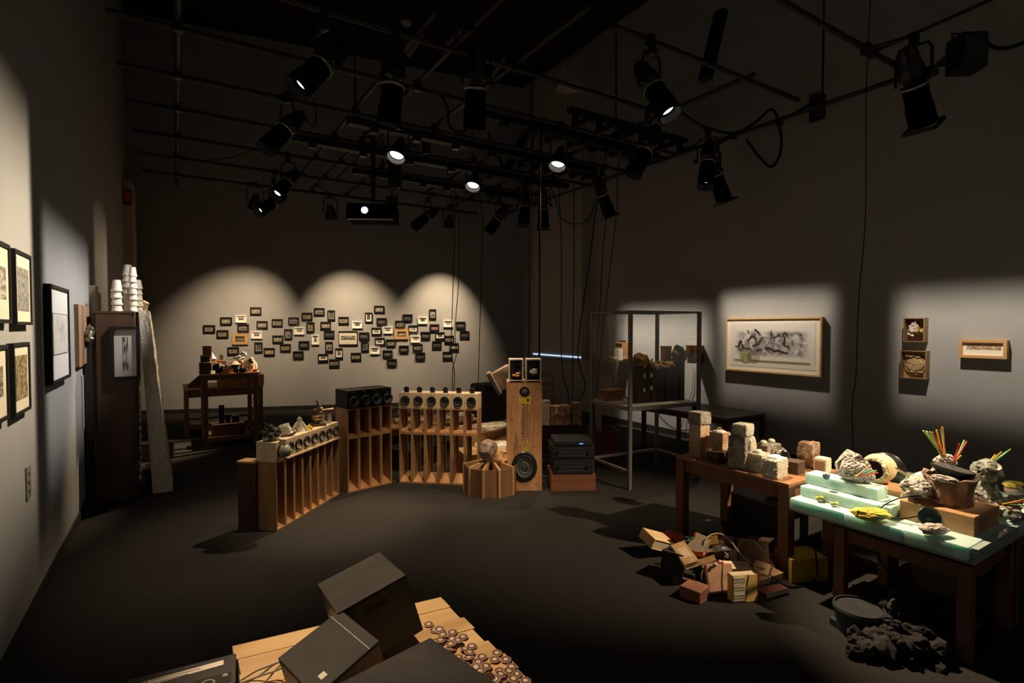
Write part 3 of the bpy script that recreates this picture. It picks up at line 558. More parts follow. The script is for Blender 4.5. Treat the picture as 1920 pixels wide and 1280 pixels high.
blk('wooden_box','black-green box, middle of the stack at the left of the tall back table','box',q+Vector((.0,0,.157)),(.11,.11,.085),gr,lid=.008,lidm=tan)
blk('wooden_box','red brown box, topmost of the stack at the left of the tall back table','box',q+Vector((.025,0,.251)),(.105,.1,.13),redb,lid=.006,lidm=tan)
q=onT(398,Y=8.62); blk('card_block','pale tan block under a white paper cone on the tall back table','block',q,(.09,.09,.19),tan,.3,lid=.008,lidm=paper)
solo('paper_cone',MB().lathe([(.055,0),(.03,.035),(.004,.085)],18,jit=.02),ghost,'white paper cone on the tan block by the stacked boxes','cone',smooth=True,loc=q+Vector((0,0,.2)))
q=onT(408,Y=8.5); t=thing('jar','round black jar with a gold rim beside the stacked boxes on the tall back table','jar',q); part('body',MB().lathe([(.045,0),(.06,.02),(.062,.1),(.05,.12),(.046,.125)],20),black,t,smooth=True); part('lid',MB().lathe([(.054,.125),(.054,.14),(.0,.145)],20),M('dull gold',(.5,.32,.12),.35,metal=.6),t,smooth=True)
q=onT(416,Y=8.75); blk('planter_box','small terracotta box with a sprout behind the black jar','planter',q,(.1,.1,.16),redb,.2); 
t=thing('sprout','thin curled dark sprout standing in the small terracotta box','plant',q+Vector((0,0,.16)))
for k in range(4): part('leaf',MB().rock((-.02+.014*k,0,.045+.008*(k%2)),(.014,.012,.1),k,2,.3),M('dark leaf',(.06,.05,.03),.6,c2=(.3,.22,.12),scale=30),t)
q=onT(427,Y=8.48); blk('wood_block','low brown wooden block between the black jar and the dark capped pot','block',q,(.13,.09,.07),midwood,.1)
for k,(x,z,d) in enumerate(((418,.085,.05),(424,.08,.045),(432,.075,.04))): solo('pebble',MB().rock((0,0,0),(d*1.3,d,d*.8),k,2,.3),M('pale pebble',(.6,.52,.42),.8,c2=(.4,.33,.25),scale=30),['grey white pebble','smaller pale pebble','smallest pale pebble'][k]+' on the low brown block','pebble',smooth=True,loc=onT(x,Y=8.48,z=HT+z+.01))
q=onT(440,Y=8.5); t=thing('capped_pot','dark pot under a pale conical cap on the tall back table','pot',q); part('pot',MB().lathe([(.048,0),(.052,.09),(.05,.115)],20),black,t,smooth=True); part('cap',MB().lathe([(.085,.115),(.06,.13),(.02,.165),(0,.17)],20,jit=.01),tan,t,smooth=True)
t=thing('paper_bird','crumpled white paper bird with a long beak above the capped pot','paper sculpture',q+Vector((.02,.03,.17)))
part('body',MB().rock((.04,0,.03),(.12,.07,.07),3,3,.6,2),ghost,t); part('beak',MB().cyl((-.01,0,.03),(-.16,0,.022),.01,.002),paper,t); part('wing',MB().rock((.09,.02,.07),(.09,.04,.09),6,3,.6,2),ghost,t); part('leg',MB().cyl((.06,0,0),(.10,0,-.06),.006),paper,t)
q=onT(457,Y=8.47); solo('dark_bowl',MB().lathe([(.03,0),(.06,.015),(.068,.035),(.055,.06),(.02,.07),(0,.07)],22),M('glazed black',(.015,.015,.02),.15),'glossy black round pebble-like bowl at the front of the tall back table','bowl',smooth=True,loc=q)
q=onT(452,Y=8.68); t=thing('small_tower','small dark turned wooden stand with a white tuft behind the glossy black bowl','ornament',q); part('stand',MB().lathe([(.03,0),(.018,.05),(.026,.09),(.05,.12),(.045,.15),(.01,.17)],16),redb,t,smooth=True); part('tuft',MB().rock((0,0,.2),(.07,.06,.09),8,3,.6,2),ghost,t)
for k,(x,Y,sz,lb) in enumerate(((463,8.62,.1,'pale crumpled paper cup'),(470,8.55,.12,'crumpled cream cup with dark moss'),(477,8.64,.08,'small crumpled pale lump'))):
    q=onT(x,Y=Y); t=thing('crumpled_cup',lb+' at the right end of the tall back table','paper sculpture',q); part('shell',MB().rock((0,0,sz*.85),(sz,sz,sz*1.7),10+k,3,.35,2.5),M('crumpled cream paper',(.68,.56,.4),.85),t)
    part('dark_filling',MB().rock((.0,-sz*.35,sz*1.2),(sz*.6,sz*.4,sz*.8),20+k,2,.5,2),darkwood,t)
q=onT(478,Y=8.46); blk('wood_block','tiny dark wooden block at the right front corner of the tall back table','block',q,(.05,.05,.035),redb,.2); q=onT(398,Y=8.44); blk('wood_block','bright pale block at the foot of the tan block, front left','block',q,(.06,.05,.04),paper,.4)
# things at the bench and below
t=thing('leaning_case','dark slanted case leaning on the lower bench behind the tall back table','case',(.36,9.75,.78),rot=(0,-.75,0)); part('body',MB().cb((0,0,.09),(.34,.2,.12),bev=.01),darkwood,t); part('clasp',MB().cb((.1,-.105,.09),(.03,.01,.03)),chrome,t)
for k in range(4): blk('drawer_front',['wide plain drawer box','pale drawer box, second from the left','brown drawer box, third from the left','shaded drawer box at the right end'][k]+' lying on the lower bench','drawer box',(.62+k*.17,9.66,.751),(.16,.16,.14+.01*(k%2)),midwood,0,lid=.01)
q=Vector((.62,8.75,.131)); blk('wooden_box','dark wooden crate on the lower shelf of the tall back table','crate',q,(.42,.25,.16),darkwood,lid=.01)
for k,(x,z,d,h) in enumerate(((-.08,.172,.07,.26),(.0,.172,.06,.12),(.1,.172,.09,.1))): blk('dark_block',['tall narrow','short middle','low wide'][k]+' black block standing on the crate under the tall back table','block',q+Vector((x,0,z)),(d,d,h),black)
for k in range(7):
    a=G(466+R.uniform(-2,16),815+R.uniform(-10,14)); solo('foil_lump',MB().rock((0,0,.05+.05*(k%3)),(.12,.11,.1),30+k,3,.6,2.2),M('crumpled dark foil',(.06,.055,.05),.35,c2=(.6,.52,.42),scale=14,lo=.5,hi=.6),'crumpled foil lump by the tall back table, %s'%['frontmost','second from the front','third from the front','middle one','third from the back','second from the back','rearmost'][k],'foil lump','foil lumps by the tall back table',loc=(1.06+.05*(k%2),8.35+k*.13,0.01))
# ---------------------------------------------------------------- horn speaker arrays
pined=wood('horn box pine',(.32,.17,.075),(.46,.26,.12)); pinei=wood('horn box inner board',(.36,.17,.065),(.5,.26,.11))
def hornbox(w_,d,h,back=True,th=.012):
    hw=w_/2; P={}
    P['side_panel']=[MB().box(-hw,-hw+th,0,d,0,h).mesh('side_panel',pined),MB().box(hw-th,hw,0,d,0,h).mesh('side_panel',pined)]
    P['bottom_panel']=[MB().box(-hw+th,hw-th,.0,d,0,th).mesh('bottom_panel',pinei)]; P['top_panel']=[MB().box(-hw+th,hw-th,0,d,h-th,h).mesh('top_panel',pined)]
    P['flare_board']=[MB().pts([(-hw+th,.004,th),(hw-th,.004,th),(hw-th,d-th,th),(-hw+th,d-th,th),(-hw+th,.004,th+.004),(hw-th,.004,th+.004),(hw-th,d-th,th+.07*min(1,h/.5)),(-hw+th,d-th,th+.07*min(1,h/.5))]).mesh('flare_board',pinei)]
    if back: P['back_panel']=[MB().box(-hw+th,hw-th,d-th,d,th,h-th).mesh('back_panel',pined)]
    else:
        P['back_strip']=[MB().box(-hw+th,-hw+w_*.25,d-th,d,th,h-th).mesh('back_strip',pined),MB().box(hw-w_*.25,hw-th,d-th,d,th,h-th).mesh('back_strip',pined)]
    return P
def place_parts(P,t):
    for n_,L_ in P.items():
        for me in L_: O(n_,me,t)
def driver_parts(r,frame_m=black):
    return [('driver_rim',MB().lathe([(r*.86,.002),(r*.9,.012),(r,.012),(r*1.04,.0)],24,Matrix.Rotation(PI/2,4,'X'),cap=False).mesh('driver_rim',frame_m,True)),('cone',MB().lathe([(r*.88,.008),(r*.8,.012),(r*.72,.006),(r*.3,-.022),(.0,-.02)],24,Matrix.Rotation(PI/2,4,'X'),cap=False).mesh('cone',cone,True)),('dust_cap',MB().lathe([(r*.3,-.02),(r*.2,-.008),(0,-.004)],18,Matrix.Rotation(PI/2,4,'X'),cap=False).mesh('dust_cap',blackm,True))]
def place_driver(P,t,loc,pre=''):
    r_=O(pre+P[0][0],P[0][1],t,loc)
    for n_,me in P[1:]: O(pre+n_,me,r_)
oN=['first','second','third','fourth','fifth','sixth','seventh','eighth']
# array 1 (left row)
o1=G(519,996); e1=G(636,926.5); d1=(e1-o1); W1=d1.length/8; u=d1.normalized(); v=Vector((-u.y,u.x,0)); rz1=math.atan2(u.y,u.x); h1=.575
HB=hornbox(W1-.002,.185,h1); DR=driver_parts(W1*.38)
bafP=[('baffle',MB().box(-W1/2+.001,W1/2-.001,0,.185,0,.165,bev=.002).mesh('baffle',ply))]
for k in range(8):
    c=o1+u*(W1*(k+.5)); t=thing('horn_column','tall open wooden horn box, %s from the near end of the left row'%oN[k],'horn box',c,rz1,'horn boxes of the left row'); place_parts(HB,t)
    t=thing('speaker_module','pale wooden speaker module, %s from the near end of the left row'%oN[k],'loudspeaker',c+Vector((0,0,h1)),rz1,'speaker modules of the left row')
    for n_,me in bafP: O(n_,me,t)
    place_driver(DR,t,(0,-.001,.085))
    O('ledge',MB().box(-W1/2,W1/2,-.02,0,-.012,0).mesh('ledge',ply) if k==0 else me_l,t) if k else None
    if k==0: me_l=MB().box(-W1/2,W1/2,-.02,-.001,-.0,.012).mesh('ledge',ply)
q=o1-u*.07+v*.05; t=thing('plinth_box','narrow dark wooden box standing against the near end of the left row','box',G(475,992),rz1); part('body',MB().box(-.055,.055,-.05,.1,0,.57,bev=.003),darkwood,t); part('top_board',MB().box(-.06,.06,-.055,.105,.57,.585,bev=.002),pine,t)
# glass bowl over the first driver
t=thing('glass_bowl','clear bulging glass bowl covering the first speaker of the left row','bowl',o1+u*(W1*.55)-v*.03+Vector((0,0,h1+.085)),rz1); part('bowl',MB().lathe([(.0,.055),(.03,.05),(.05,.03),(.055,0),(.06,-.005)],24,Matrix.Rotation(PI/2,4,'X'),cap=False),M('smoky glass',(.25,.24,.2),.12,spec=.8),t,smooth=True); part('wooden_clip',MB().box(-.02,.02,-.03,.03,.05,.1),ply,t)
def onA(s,back=.09,z=h1+.165): return o1+u*(s*8*W1)+v*back+Vector((0,0,z))
t=thing('crystal_cluster','spiky dark green and black cluster on the near end of the left row','sculpture',onA(.07)); mt=M('black green glass',(.015,.02,.016),.25,c2=(.16,.16,.11),scale=30,lo=.5,hi=.62)
for k in range(16):
    a=R.uniform(0,6.28); q=Vector((math.cos(a)*R.uniform(0,.07),math.sin(a)*R.uniform(0,.05),R.uniform(.03,.12))); part('shard',MB().rock(q,(.05,.045,.06),50+k,1,.7,2),mt,t)
part('base',MB().rock((0,0,.02),(.15,.12,.05),3,2,.3),mt,t)
clr=M('cloudy clear plastic',(.3,.29,.24),.15,c2=(.65,.6,.48),scale=12,spec=.8)
t=thing('plastic_sculpture','glinting clear plastic pyramid heap, second object on the left row','sculpture',onA(.26)); part('pyramid',MB().rock((0,0,.05),(.11,.09,.14),4,2,.5,2),clr,t); part('base',MB().rock((.02,0,.02),(.14,.1,.05),5,2,.4),M('brown glass',(.12,.08,.04),.25),t); part('side_lump',MB().rock((-.06,-.02,.03),(.07,.06,.08),6,2,.6,2),clr,t)
t=thing('plastic_figure','cloudy clear plastic ghost-like figure with a rounded head on the left row','sculpture',onA(.47)); part('body',MB().lathe([(.035,0),(.03,.05),(.022,.08),(.024,.1),(.018,.125),(0,.135)],16,jit=.06),clr,t,smooth=True)
for s in (-1,1): part('arm',MB().cyl((s*.02,0,.085),(s*.07,0,.0),.012,.016),clr,t)
t=thing('yellow_star','small bright yellow knobbly star before the clear plastic figure','toy',onA(.53,.03)); ym=M('bright yellow',(.85,.55,.01),.5)
for a,b_ in ((0,.012),(-.022,.008),(.022,.008),(0,.035),(-.012,.02),(.014,.022)): part('lobe',MB().rock((a,0,b_+.008),(.024,.022,.024),3,2,.2),ym,t,smooth=True)
brz=M('dark bronze',(.07,.04,.03),.35,metal=.4,c2=(.25,.15,.09),scale=20)
t=thing('bronze_sculpture','dark bronze-like knotted sculpture with a slanting pipe on the left row','sculpture',onA(.76)); part('base',MB().cb((0,0,.012),(.15,.1,.024),bev=.003),darkwood,t)
for k in range(6): part('knot',MB().rock((R.uniform(-.02,.03),R.uniform(-.02,.02),.05+k*.024),(.07-.004*k,.06,.05),60+k,2,.5,2),brz,t)
part('slanting_pipe',MB().cyl((.055,0,.1),(-.005,0,.245),.013,.009),M('purple brown pipe',(.12,.07,.07),.4),t,smooth=True)
for z in (.06,.09): part('band',MB().lathe([(.05,z),(.055,z+.008),(.05,z+.016)],16,cap=False),M('gold brown band',(.3,.17,.05),.4,metal=.5),t,smooth=True)
t=thing('copper_cylinder','dark horizontal copper cylinder on glass blocks at the far end of the left row','sculpture',onA(.92)); part('cylinder',MB().cyl((-.06,0,.115),(.06,0,.12),.027,seg=20),brz,t,smooth=True); part('end_cap',MB().cyl((.06,0,.12),(.068,0,.12),.03,seg=20),M('copper',(.4,.17,.1),.35,metal=.6),t,smooth=True)
for x in (-.03,.03): part('glass_block',MB().cb((x,0,.045),(.04,.05,.09),bev=.006),clr,t)
# array 2 (middle row)
o2=G(652.5,924); e2=G(735,905); u=(e2-o2).normalized(); W2=(e2-o2).length/4; v=Vector((-u.y,u.x,0)); rz2=math.atan2(u.y,u.x)
H2=hornbox(W2-.002,.2,.56); H2b=hornbox(W2-.002,.27,.295); 
spk=[('cabinet',MB().box(-W2/2+.001,W2/2-.001,0,.27,0,.19,bev=.004).mesh('cabinet',black,False))]; D2=driver_parts(W2*.44,rubber); D2t=driver_parts(W2*.16,rubber)
for k in range(4):
    c=o2+u*(W2*(k+.5)); t=thing('horn_column','tall open wooden horn box, %s from the left in the middle row'%oN[k],'horn box',c,rz2,'tall horn boxes of the middle row'); place_parts(H2,t)
    t=thing('horn_box','short open wooden horn box, %s from the left, set on the middle row'%oN[k],'horn box',c+Vector((0,0,.56)),rz2,'short horn boxes of the middle row'); place_parts(H2b,t)
    t=thing('black_speaker','matt black speaker with a jutting woofer, %s from the left on the middle row'%oN[k],'loudspeaker',c+Vector((0,0,.855)),rz2,'black speakers on the middle row')
    for n_,me in spk: O(n_,me,t)
    O('woofer_ring',MB().lathe([(W2*.42,0),(W2*.46,.03),(W2*.4,.035)],24,Matrix.Rotation(PI/2,4,'X'),cap=False).mesh('woofer_ring',blackm,True) if k==0 else me_w,t,(0,-.001,.075)) if k else None
    if k==0: me_w=MB().lathe([(W2*.42,0),(W2*.46,.03),(W2*.4,.035)],24,Matrix.Rotation(PI/2,4,'X'),cap=False).mesh('woofer_ring',blackm,True); O('woofer_ring',me_w,t,(0,-.001,.075))
    place_driver(D2,t,(0,-.03,.075)); place_driver(D2t,t,(0,-.003,.155),'small_')
# array 3 (right row)
o3=G(748.5,904.5); e3=G(896.5,911); u=(e3-o3).normalized(); W3=(e3-o3).length/6; v=Vector((-u.y,u.x,0)); rz3=math.atan2(u.y,u.x)
H3=hornbox(W3-.002,.19,.545,False); H3b=hornbox(W3-.002,.19,.275,False); D3=driver_parts(W3*.31); D3f=[('driver_plate',MB().lathe([(0,.006),(W3*.36,.006),(W3*.37,0)],8,Matrix.Rotation(PI/2,4,'X')@Matrix.Rotation(PI/8,4,'Z')).mesh('driver_plate',blackm))]
baf3=MB().box(-W3/2+.001,W3/2-.001,0,.19,0,.165,bev=.002).mesh('baffle',ply); tw=[('tweeter_body',MB().lathe([(0,-.02),(.026,-.015),(.03,.0),(.03,.01),(.024,.014)],20,Matrix.Rotation(PI/2,4,'X'),cap=False).mesh('tweeter_body',black,True)),('dome',MB().lathe([(.024,.01),(.012,.004),(.01,.01),(0,.014)],18,Matrix.Rotation(PI/2,4,'X'),cap=False).mesh('dome',blackm,True)),('foot',MB().cb((0,0,-.028),(.05,.03,.01)).mesh('foot',black))]
for k in range(6):
    c=o3+u*(W3*(k+.5)); t=thing('horn_column','tall see-through wooden horn box, %s from the left in the right row'%oN[k],'horn box',c,rz3,'tall horn boxes of the right row'); place_parts(H3,t)
    t=thing('horn_box','short see-through wooden horn box, %s from the left in the right row'%oN[k],'horn box',c+Vector((0,0,.545)),rz3,'short horn boxes of the right row'); place_parts(H3b,t)
    t=thing('speaker_module','pale wooden speaker module, %s from the left on top of the right row'%oN[k],'loudspeaker',c+Vector((0,0,.82)),rz3,'speaker modules of the right row')
    O('baffle',baf3,t); [O(n_,me,t,(0,-.001,.08)) for n_,me in D3f]; place_driver(D3,t,(0,-.005,.08))
    t=thing('tweeter','small round black tweeter, %s from the left on top of the right row'%oN[k],'tweeter',c+v*.05+Vector((0,0,1.018)),rz3,'tweeters on the right row')
    for n_,me in tw: O(n_,me,t)
# ---------------------------------------------------------------- wedge drum and stone
q=G(916,931); t=thing('wedge_drum','half-round wooden drum of slanted staves in front of the pine tower','wooden drum',q+Vector((.13,.18,0)),math.radians(-30)); r0=.28; hh=.275
pr_=[(r0*math.cos(a),r0*math.sin(a)) for a in [math.radians(x) for x in (-178,-140,-105,-72,-38,-2)]]
for i in range(5):
    (xa,ya),(xb_,yb)=pr_[i],pr_[i+1]
    part('stave_panel',MB().pts([(xa,ya,0),(xb_,yb,0),(xb_*.95,yb*.95,0),(xa*.95,ya*.95,0),(xa,ya,hh),(xb_,yb,hh),(xb_*.95,yb*.95,hh),(xa*.95,ya*.95,hh)]),wood('drum panel wood',(.13,.06,.028),(.22,.11,.05)),t)
for i,(x,y) in enumerate(pr_):
    d=Vector((x,y,0)).normalized(); s=Vector((-d.y,d.x,0))*.012
    part('rib',MB().pts([Vector((x,y,0))*.12-s,Vector((x,y,0))*1.03-s,Vector((x,y,0))*1.03+s,Vector((x,y,0))*.12+s,Vector((x,y,0))*.2-s+Vector((0,0,hh+.055)),Vector((x,y,0))*1.03-s+Vector((0,0,hh+.01)),Vector((x,y,0))*1.03+s+Vector((0,0,hh+.01)),Vector((x,y,0))*.2+s+Vector((0,0,hh+.055))]),pine,t)
part('back_board',MB().box(-r0,r0,0,.02,0,hh),darkwood,t)
hub=q+Vector((.13,.15,hh+.01)); 
t=thing('stone_lump','grey and orange split stone perched on the wedge drum','stone',hub+Vector((0,-.03,0)),.2); part('lower_stone',MB().rock((.05,-.03,.06),(.17,.13,.14),71,3,.5,1.8),M('orange brown stone',(.2,.09,.03),.7,c2=(.72,.42,.18),scale=14),t); part('upper_stone',MB().rock((-.05,.02,.15),(.19,.15,.19),72,3,.35,1.4,.3,.5),M('grey brown stone',(.16,.11,.09),.8,c2=(.3,.22,.18),scale=12),t)
# ---------------------------------------------------------------- pine tower
q=G(950.5,920.5); q2=G(1016,920); ut=(q2-q).normalized(); Wt=(q2-q).length; rzt=math.atan2(ut.y,ut.x); vt=Vector((-ut.y,ut.x,0)); ht=1.13
cen=(q+q2)/2; t=thing('pine_tower','tall knotty pine speaker tower with a large black woofer near its foot','loudspeaker',cen,rzt)
knot=wood('knotty pine board',(.33,.15,.06),(.55,.31,.15),'z',16); part('cabinet',MB().box(-Wt/2,Wt/2,0,.34,0,ht,bev=.004),knot,t)
RX90=Matrix.Rotation(PI/2,4,'X')
wf=t; part('woofer_frame',MB().lathe([(.115,.0),(.125,.014),(.15,.012),(.162,0)],28,Matrix.Translation((-.0,-.001,.25))@Matrix.Scale(.82,4,(1,0,0))@RX90,cap=False),blackm,t)
sc84=Matrix.Scale(.85,4,(1,0,0))
part('surround',MB().lathe([(.13,.008),(.118,.016),(.106,.008)],32,Matrix.Translation((0,-.001,.25))@sc84@RX90,cap=False),rubber,t,smooth=True); part('cone',MB().lathe([(.106,.008),(.09,.002),(.05,-.015),(.045,-.012),(0,-.006)],32,Matrix.Translation((0,-.016,.25))@sc84@RX90,cap=False),cone,t,smooth=True)
part('port_ring',MB().lathe([(.05,0),(.055,.006),(.06,0)],28,Matrix.Translation((0,-.018,.25))@sc84@RX90,cap=False),M('grey ring',(.09,.09,.09),.4),t,smooth=True)
part('tweeter_plate',MB().lathe([(.0,.008),(.05,.008),(.054,0)],10,Matrix.Translation((-.0,-.001,ht-.1))@RX90,cap=False),blackm,t); part('tweeter_cone',MB().lathe([(.03,.009),(.02,.014),(.012,.012),(0,.02)],20,Matrix.Translation((0,-.001,ht-.1))@RX90,cap=False),cone,t,smooth=True)
part('yellow_label',MB().box(-.055,.062,-.003,0,ht-.225,ht-.15),M('yellow label',(.72,.55,.05),.6,c2=(.6,.42,.03),scale=20),t,'yellow label with dark marks')
mb=MB()
for x,z,a,b_ in ((.035,-.185,.026,.034),(-.035,-.165,.012,.006),(-.04,-.2,.008,.01),(-.015,-.19,.006,.02),(-.005,-.205,.014,.005)): mb.box(x-a/2,x+a/2,-.0045,-.003,ht+z-b_/2,ht+z+b_/2)
part('label_marks',mb,M('dark brown ink',(.05,.035,.02),.8),t)
mb=MB(); 
for x,z0,z1 in ((-.02,.52,.86),(-.008,.55,.9),(.012,.5,.88),(.03,.56,.9),(.05,.52,.78),(-.09,.42,.6),(-.105,.3,.5),(-.075,.45,.56)):
    z=z0
    while z<z1:
        l_=R.uniform(.006,.03); mb.box(x-.0035,x+.0035,-.0015,0,z,z+l_); z+=l_+R.uniform(.004,.01)
part('faded_print',mb,M('faded brown ink',(.09,.05,.03),.8),t,kind='stuff')
for k in range(5): 
    mb=MB(); s=.012+.009*k
    for sg in (-1,1):
        mb.cb((.0+s*.7*1.2-.01,-.002,.455+sg*s*.75),(.0045,.002,s*1.9),ry=-sg*.75)
    part('chevron_mark',mb,M('green yellow ink',(.55,.5,.1),.7),t)
for x,z in ((-.11,.97),(.1,.99),(.125,1.06),(-.13,.74),(-.02,.6),(-.045,.46),(.1,.46),(.13,.6),(-.14,.12),(.12,.07)): part('knot',MB().cyl((x,-.001,z),(x,.001,z),.009,seg=10),M('dark knot',(.17,.075,.03),.7),t)
# two crusted speakers on the tower
crust=M('crusted felt edge',(.5,.42,.34),.95,c2=(.7,.62,.52),scale=60,bump=1)
for k,(x0,x1) in enumerate(((953,981),(985,1015))):
    c=cen+ut*((x0+x1)/2-983)*(5.25/1000)*1.03+Vector((0,0,ht)); w_=(x1-x0)*.00535
    t=thing('crusted_speaker',('pale crusted speaker with an orange lump in its cone, left on the pine tower','pale crusted speaker with a white crumple in its cone, right on the pine tower')[k],'loudspeaker',c,rzt)
    part('cabinet',MB().box(-w_/2+.008,w_/2-.008,.004,.16,.002,.23),black,t); mb=MB(); 
    for b_ in ((-w_/2,-w_/2+.013,.0,.235),(w_/2-.013,w_/2,0,.235)): mb.box(b_[0],b_[1],-.006,.15,b_[2],b_[3],bev=.004)
    mb.box(-w_/2,w_/2,-.006,.15,.222,.238,bev=.005); mb.box(-w_/2+.01,w_/2-.01,-.008,.0,.012,.022)
    part('crusted_edge',mb,crust,t)
    place_driver(driver_parts(.046),t,(0,0,.095)); place_driver(driver_parts(.022),t,(0,0,.19),'small_')
    if k==0:
        for a,b_ in ((-.015,.07),(.012,.066),(.02,.09)): part('orange_lump',MB().rock((a,-.012,b_),(.05,.03,.025),80+k,2,.4,2),M('orange amber lump',(.75,.33,.07),.5),t,smooth=True)
    else: part('white_crumple',MB().rock((0,-.012,.11),(.075,.03,.062),85,3,.6,2.5),M('white pink crumple',(.75,.6,.5),.6),t)
# ---------------------------------------------------------------- amplifier stack
q=G(1033,921); q2=G(1117,920); u=(q2-q).normalized(); Wa=(q2-q).length; rza=math.atan2(u.y,u.x); cen=(q+q2)/2
t=thing('base_box','reddish brown wooden box on the floor under the black amplifiers','box',cen,rza); part('body',MB().box(-Wa/2,Wa/2,0,.4,0,.16,bev=.004),wood('reddish box wood',(.16,.055,.03),(.25,.1,.05),'x'),t); part('lid',MB().box(-Wa/2,Wa/2,-.003,.403,.16,.17,bev=.002),wood('reddish box wood',(.16,.055,.03),(.25,.1,.05),'x'),t)
zz=.171
for k,(h_,w_,lb) in enumerate(((.16,Wa-.05,'large black slotted amplifier on the reddish box'),(.13,Wa-.02,'black rack unit in the middle of the amplifier stack'),(.055,Wa-.07,'thin black player with a blue light on top of the amplifier stack'))):
    t=thing('amplifier',lb,'amplifier',cen+Vector((0,0,zz)),rza); part('case',MB().box(-w_/2,w_/2,.01,.36,.004,h_,bev=.004),black,t); part('front_panel',MB().box(-w_/2+.006,w_/2-.006,.002,.012,.01,h_-.008,bev=.002),M('satin black panel',(.02,.02,.024),.35),t)
    if k<2:
        for j in range(3): part('slot',MB().box(-w_/2+.05+j*.03,w_/2-.08-j*.02,-.001,.003,.035+j*h_*.26,.045+j*h_*.26),M('slot grey',(.05,.05,.052),.3),t)
        for j in (-1,1): part('knob',MB().cyl((j*w_*.36,.0,h_*.5),(j*w_*.36,-.018,h_*.5),.014,seg=14),blackm,t,smooth=True)
    else: part('blue_indicator',MB().box(.06,.1,-.001,.003,.022,.032),M('blue indicator',(.1,.35,1),.4,emit=1.2),t)
    zz+=h_+.002
mb=MB()
for k in range(14):
    a=G(1016+R.uniform(3,14),900+R.uniform(-16,4)); P_=[a+Vector((R.uniform(-.06,.06),R.uniform(-.06,.06),.02+.2*abs(math.sin(j*.8+k)))) for j in range(7)]; mb.tube(P_,.003,5)
solo('cable_tangle',mb,cord_m,'tangle of thin black cables between the pine tower and the amplifier stack','cables',kind='stuff')
# ---------------------------------------------------------------- background between the arrays and the right wall
papm=M('torn newsprint',(.5,.44,.34),.9,c2=(.78,.72,.6),scale=18,lo=.45,hi=.5)
def slabs(x,y,dep,w_,d,n_,lb,rz=0,z=.0,mat=papm,th=.02,cat='paper stack',nm='paper_stack'):
    p=G(x,y,z); t=thing(nm,lb,cat,p,rz)
    for k in range(n_): part('sheet',MB().cb((R.uniform(-.01,.01),R.uniform(-.01,.01),th*(k+.5)),(w_,d,th*.92),rz=R.uniform(-.06,.06)),mat,t)
    return t
t=table('low_bench','low dark bench behind the right speaker row',2.0,3.55,6.45,7.2,.42,.03,.05,.07,dwood,midwood,.01)
slabs(705,789,0,.5,.3,2,'torn newspaper sheets on the low bench seen between the middle and right rows',.2,.42); slabs(770,790,0,.4,.3,2,'torn newspaper sheets on the low bench behind the left of the right row',-.3,.42)
slabs(850,786,0,.5,.3,3,'newspaper pile on the low bench behind the right of the right row',.1,.42)
t=table('pallet_box','wooden pallet box topped with newspapers beside the pine tower',3.02,3.66,5.72,6.2,.42,.03,.05,.14,midwood,pine_x,.01)
slabs(925,801,0,.42,.3,2,'bright newspapers on the pallet box left of the pine tower, upper ones',.1,.421)
t=blk('low_pallet','low wooden pallet in front of the pallet box','pallet',(3.05,5.42,0),(.6,.4,.25),midwood,-.2,lid=.012,lidm=pine_x); slabs(925,838,0,.38,.28,2,'bright newspapers on the low pallet left of the pine tower, lower ones',-.2,.263)
for k,(x,y) in enumerate(((742,770),(742,790),(741,812),(744,835))):
    p=AD(x,y,7.3); solo('foil_lump',MB().rock((0,0,0),(.16,.12,.15),90+k,3,.6,2),M('crumpled dark foil',(.06,.055,.05)),'foil lump in the gap between the middle and right rows, %s'%['top one','second from the top','third from the top','lowest'][k],'foil lump',loc=(p.x,p.y,.075+.145*(3-k)))
t=thing('black_crate','black crate on the floor behind the gap between the speaker rows','crate',(2.45,6.25,0),.3); part('body',MB().box(-.25,.25,-.2,.2,0,.2,bev=.005),black,t); part('rim',MB().box(-.26,.26,-.21,.21,.2,.22,bev=.003),blackm,t)
# draped cabinet and beige monitor
drp=M('dark brown drape',(.035,.028,.022),.8,c2=(.05,.04,.032),scale=6,bump=.3)
q=G(920,800); q=Vector((4.2,7.7,0)); t=thing('draped_cabinet','rounded dark brown cabinet behind the right end of the speaker row','cabinet',AY(915,800,7.6)*1); t.location=(AY(918,780,7.9).x+.1,7.95,0); part('cabinet',MB().box(-.3,.2,-.25,.3,0,.72,bev=.05),drp,t,smooth=True); part('open_shelf',MB().box(.21,.5,-.28,.3,0,.6,bev=.01),black,t); part('top_cloth',MB().box(.1,.52,-.3,.32,.6,.66,bev=.02),M('grey cloth',(.2,.17,.14),.9),t,smooth=True)
q=AY(937,737,7.4); t=thing('old_monitor','tilted beige plastic monitor on the draped cabinet behind the pine tower','monitor',q+Vector((.05,.1,.19)),rot=(0,-.5,-.5)); bei=M('aged beige plastic',(.42,.32,.25),.6,c2=(.5,.4,.3),scale=8)
part('shell',MB().cb((.1,.1,0),(.34,.34,.34),bev=.05),bei,t,smooth=True); part('bezel',MB().cb((-.09,-.02,.02),(.07,.42,.40),bev=.02),bei,t); part('screen',MB().cb((-.13,-.02,.03),(.012,.3,.28),bev=.004),M('dark screen',(.03,.03,.03),.2),t)
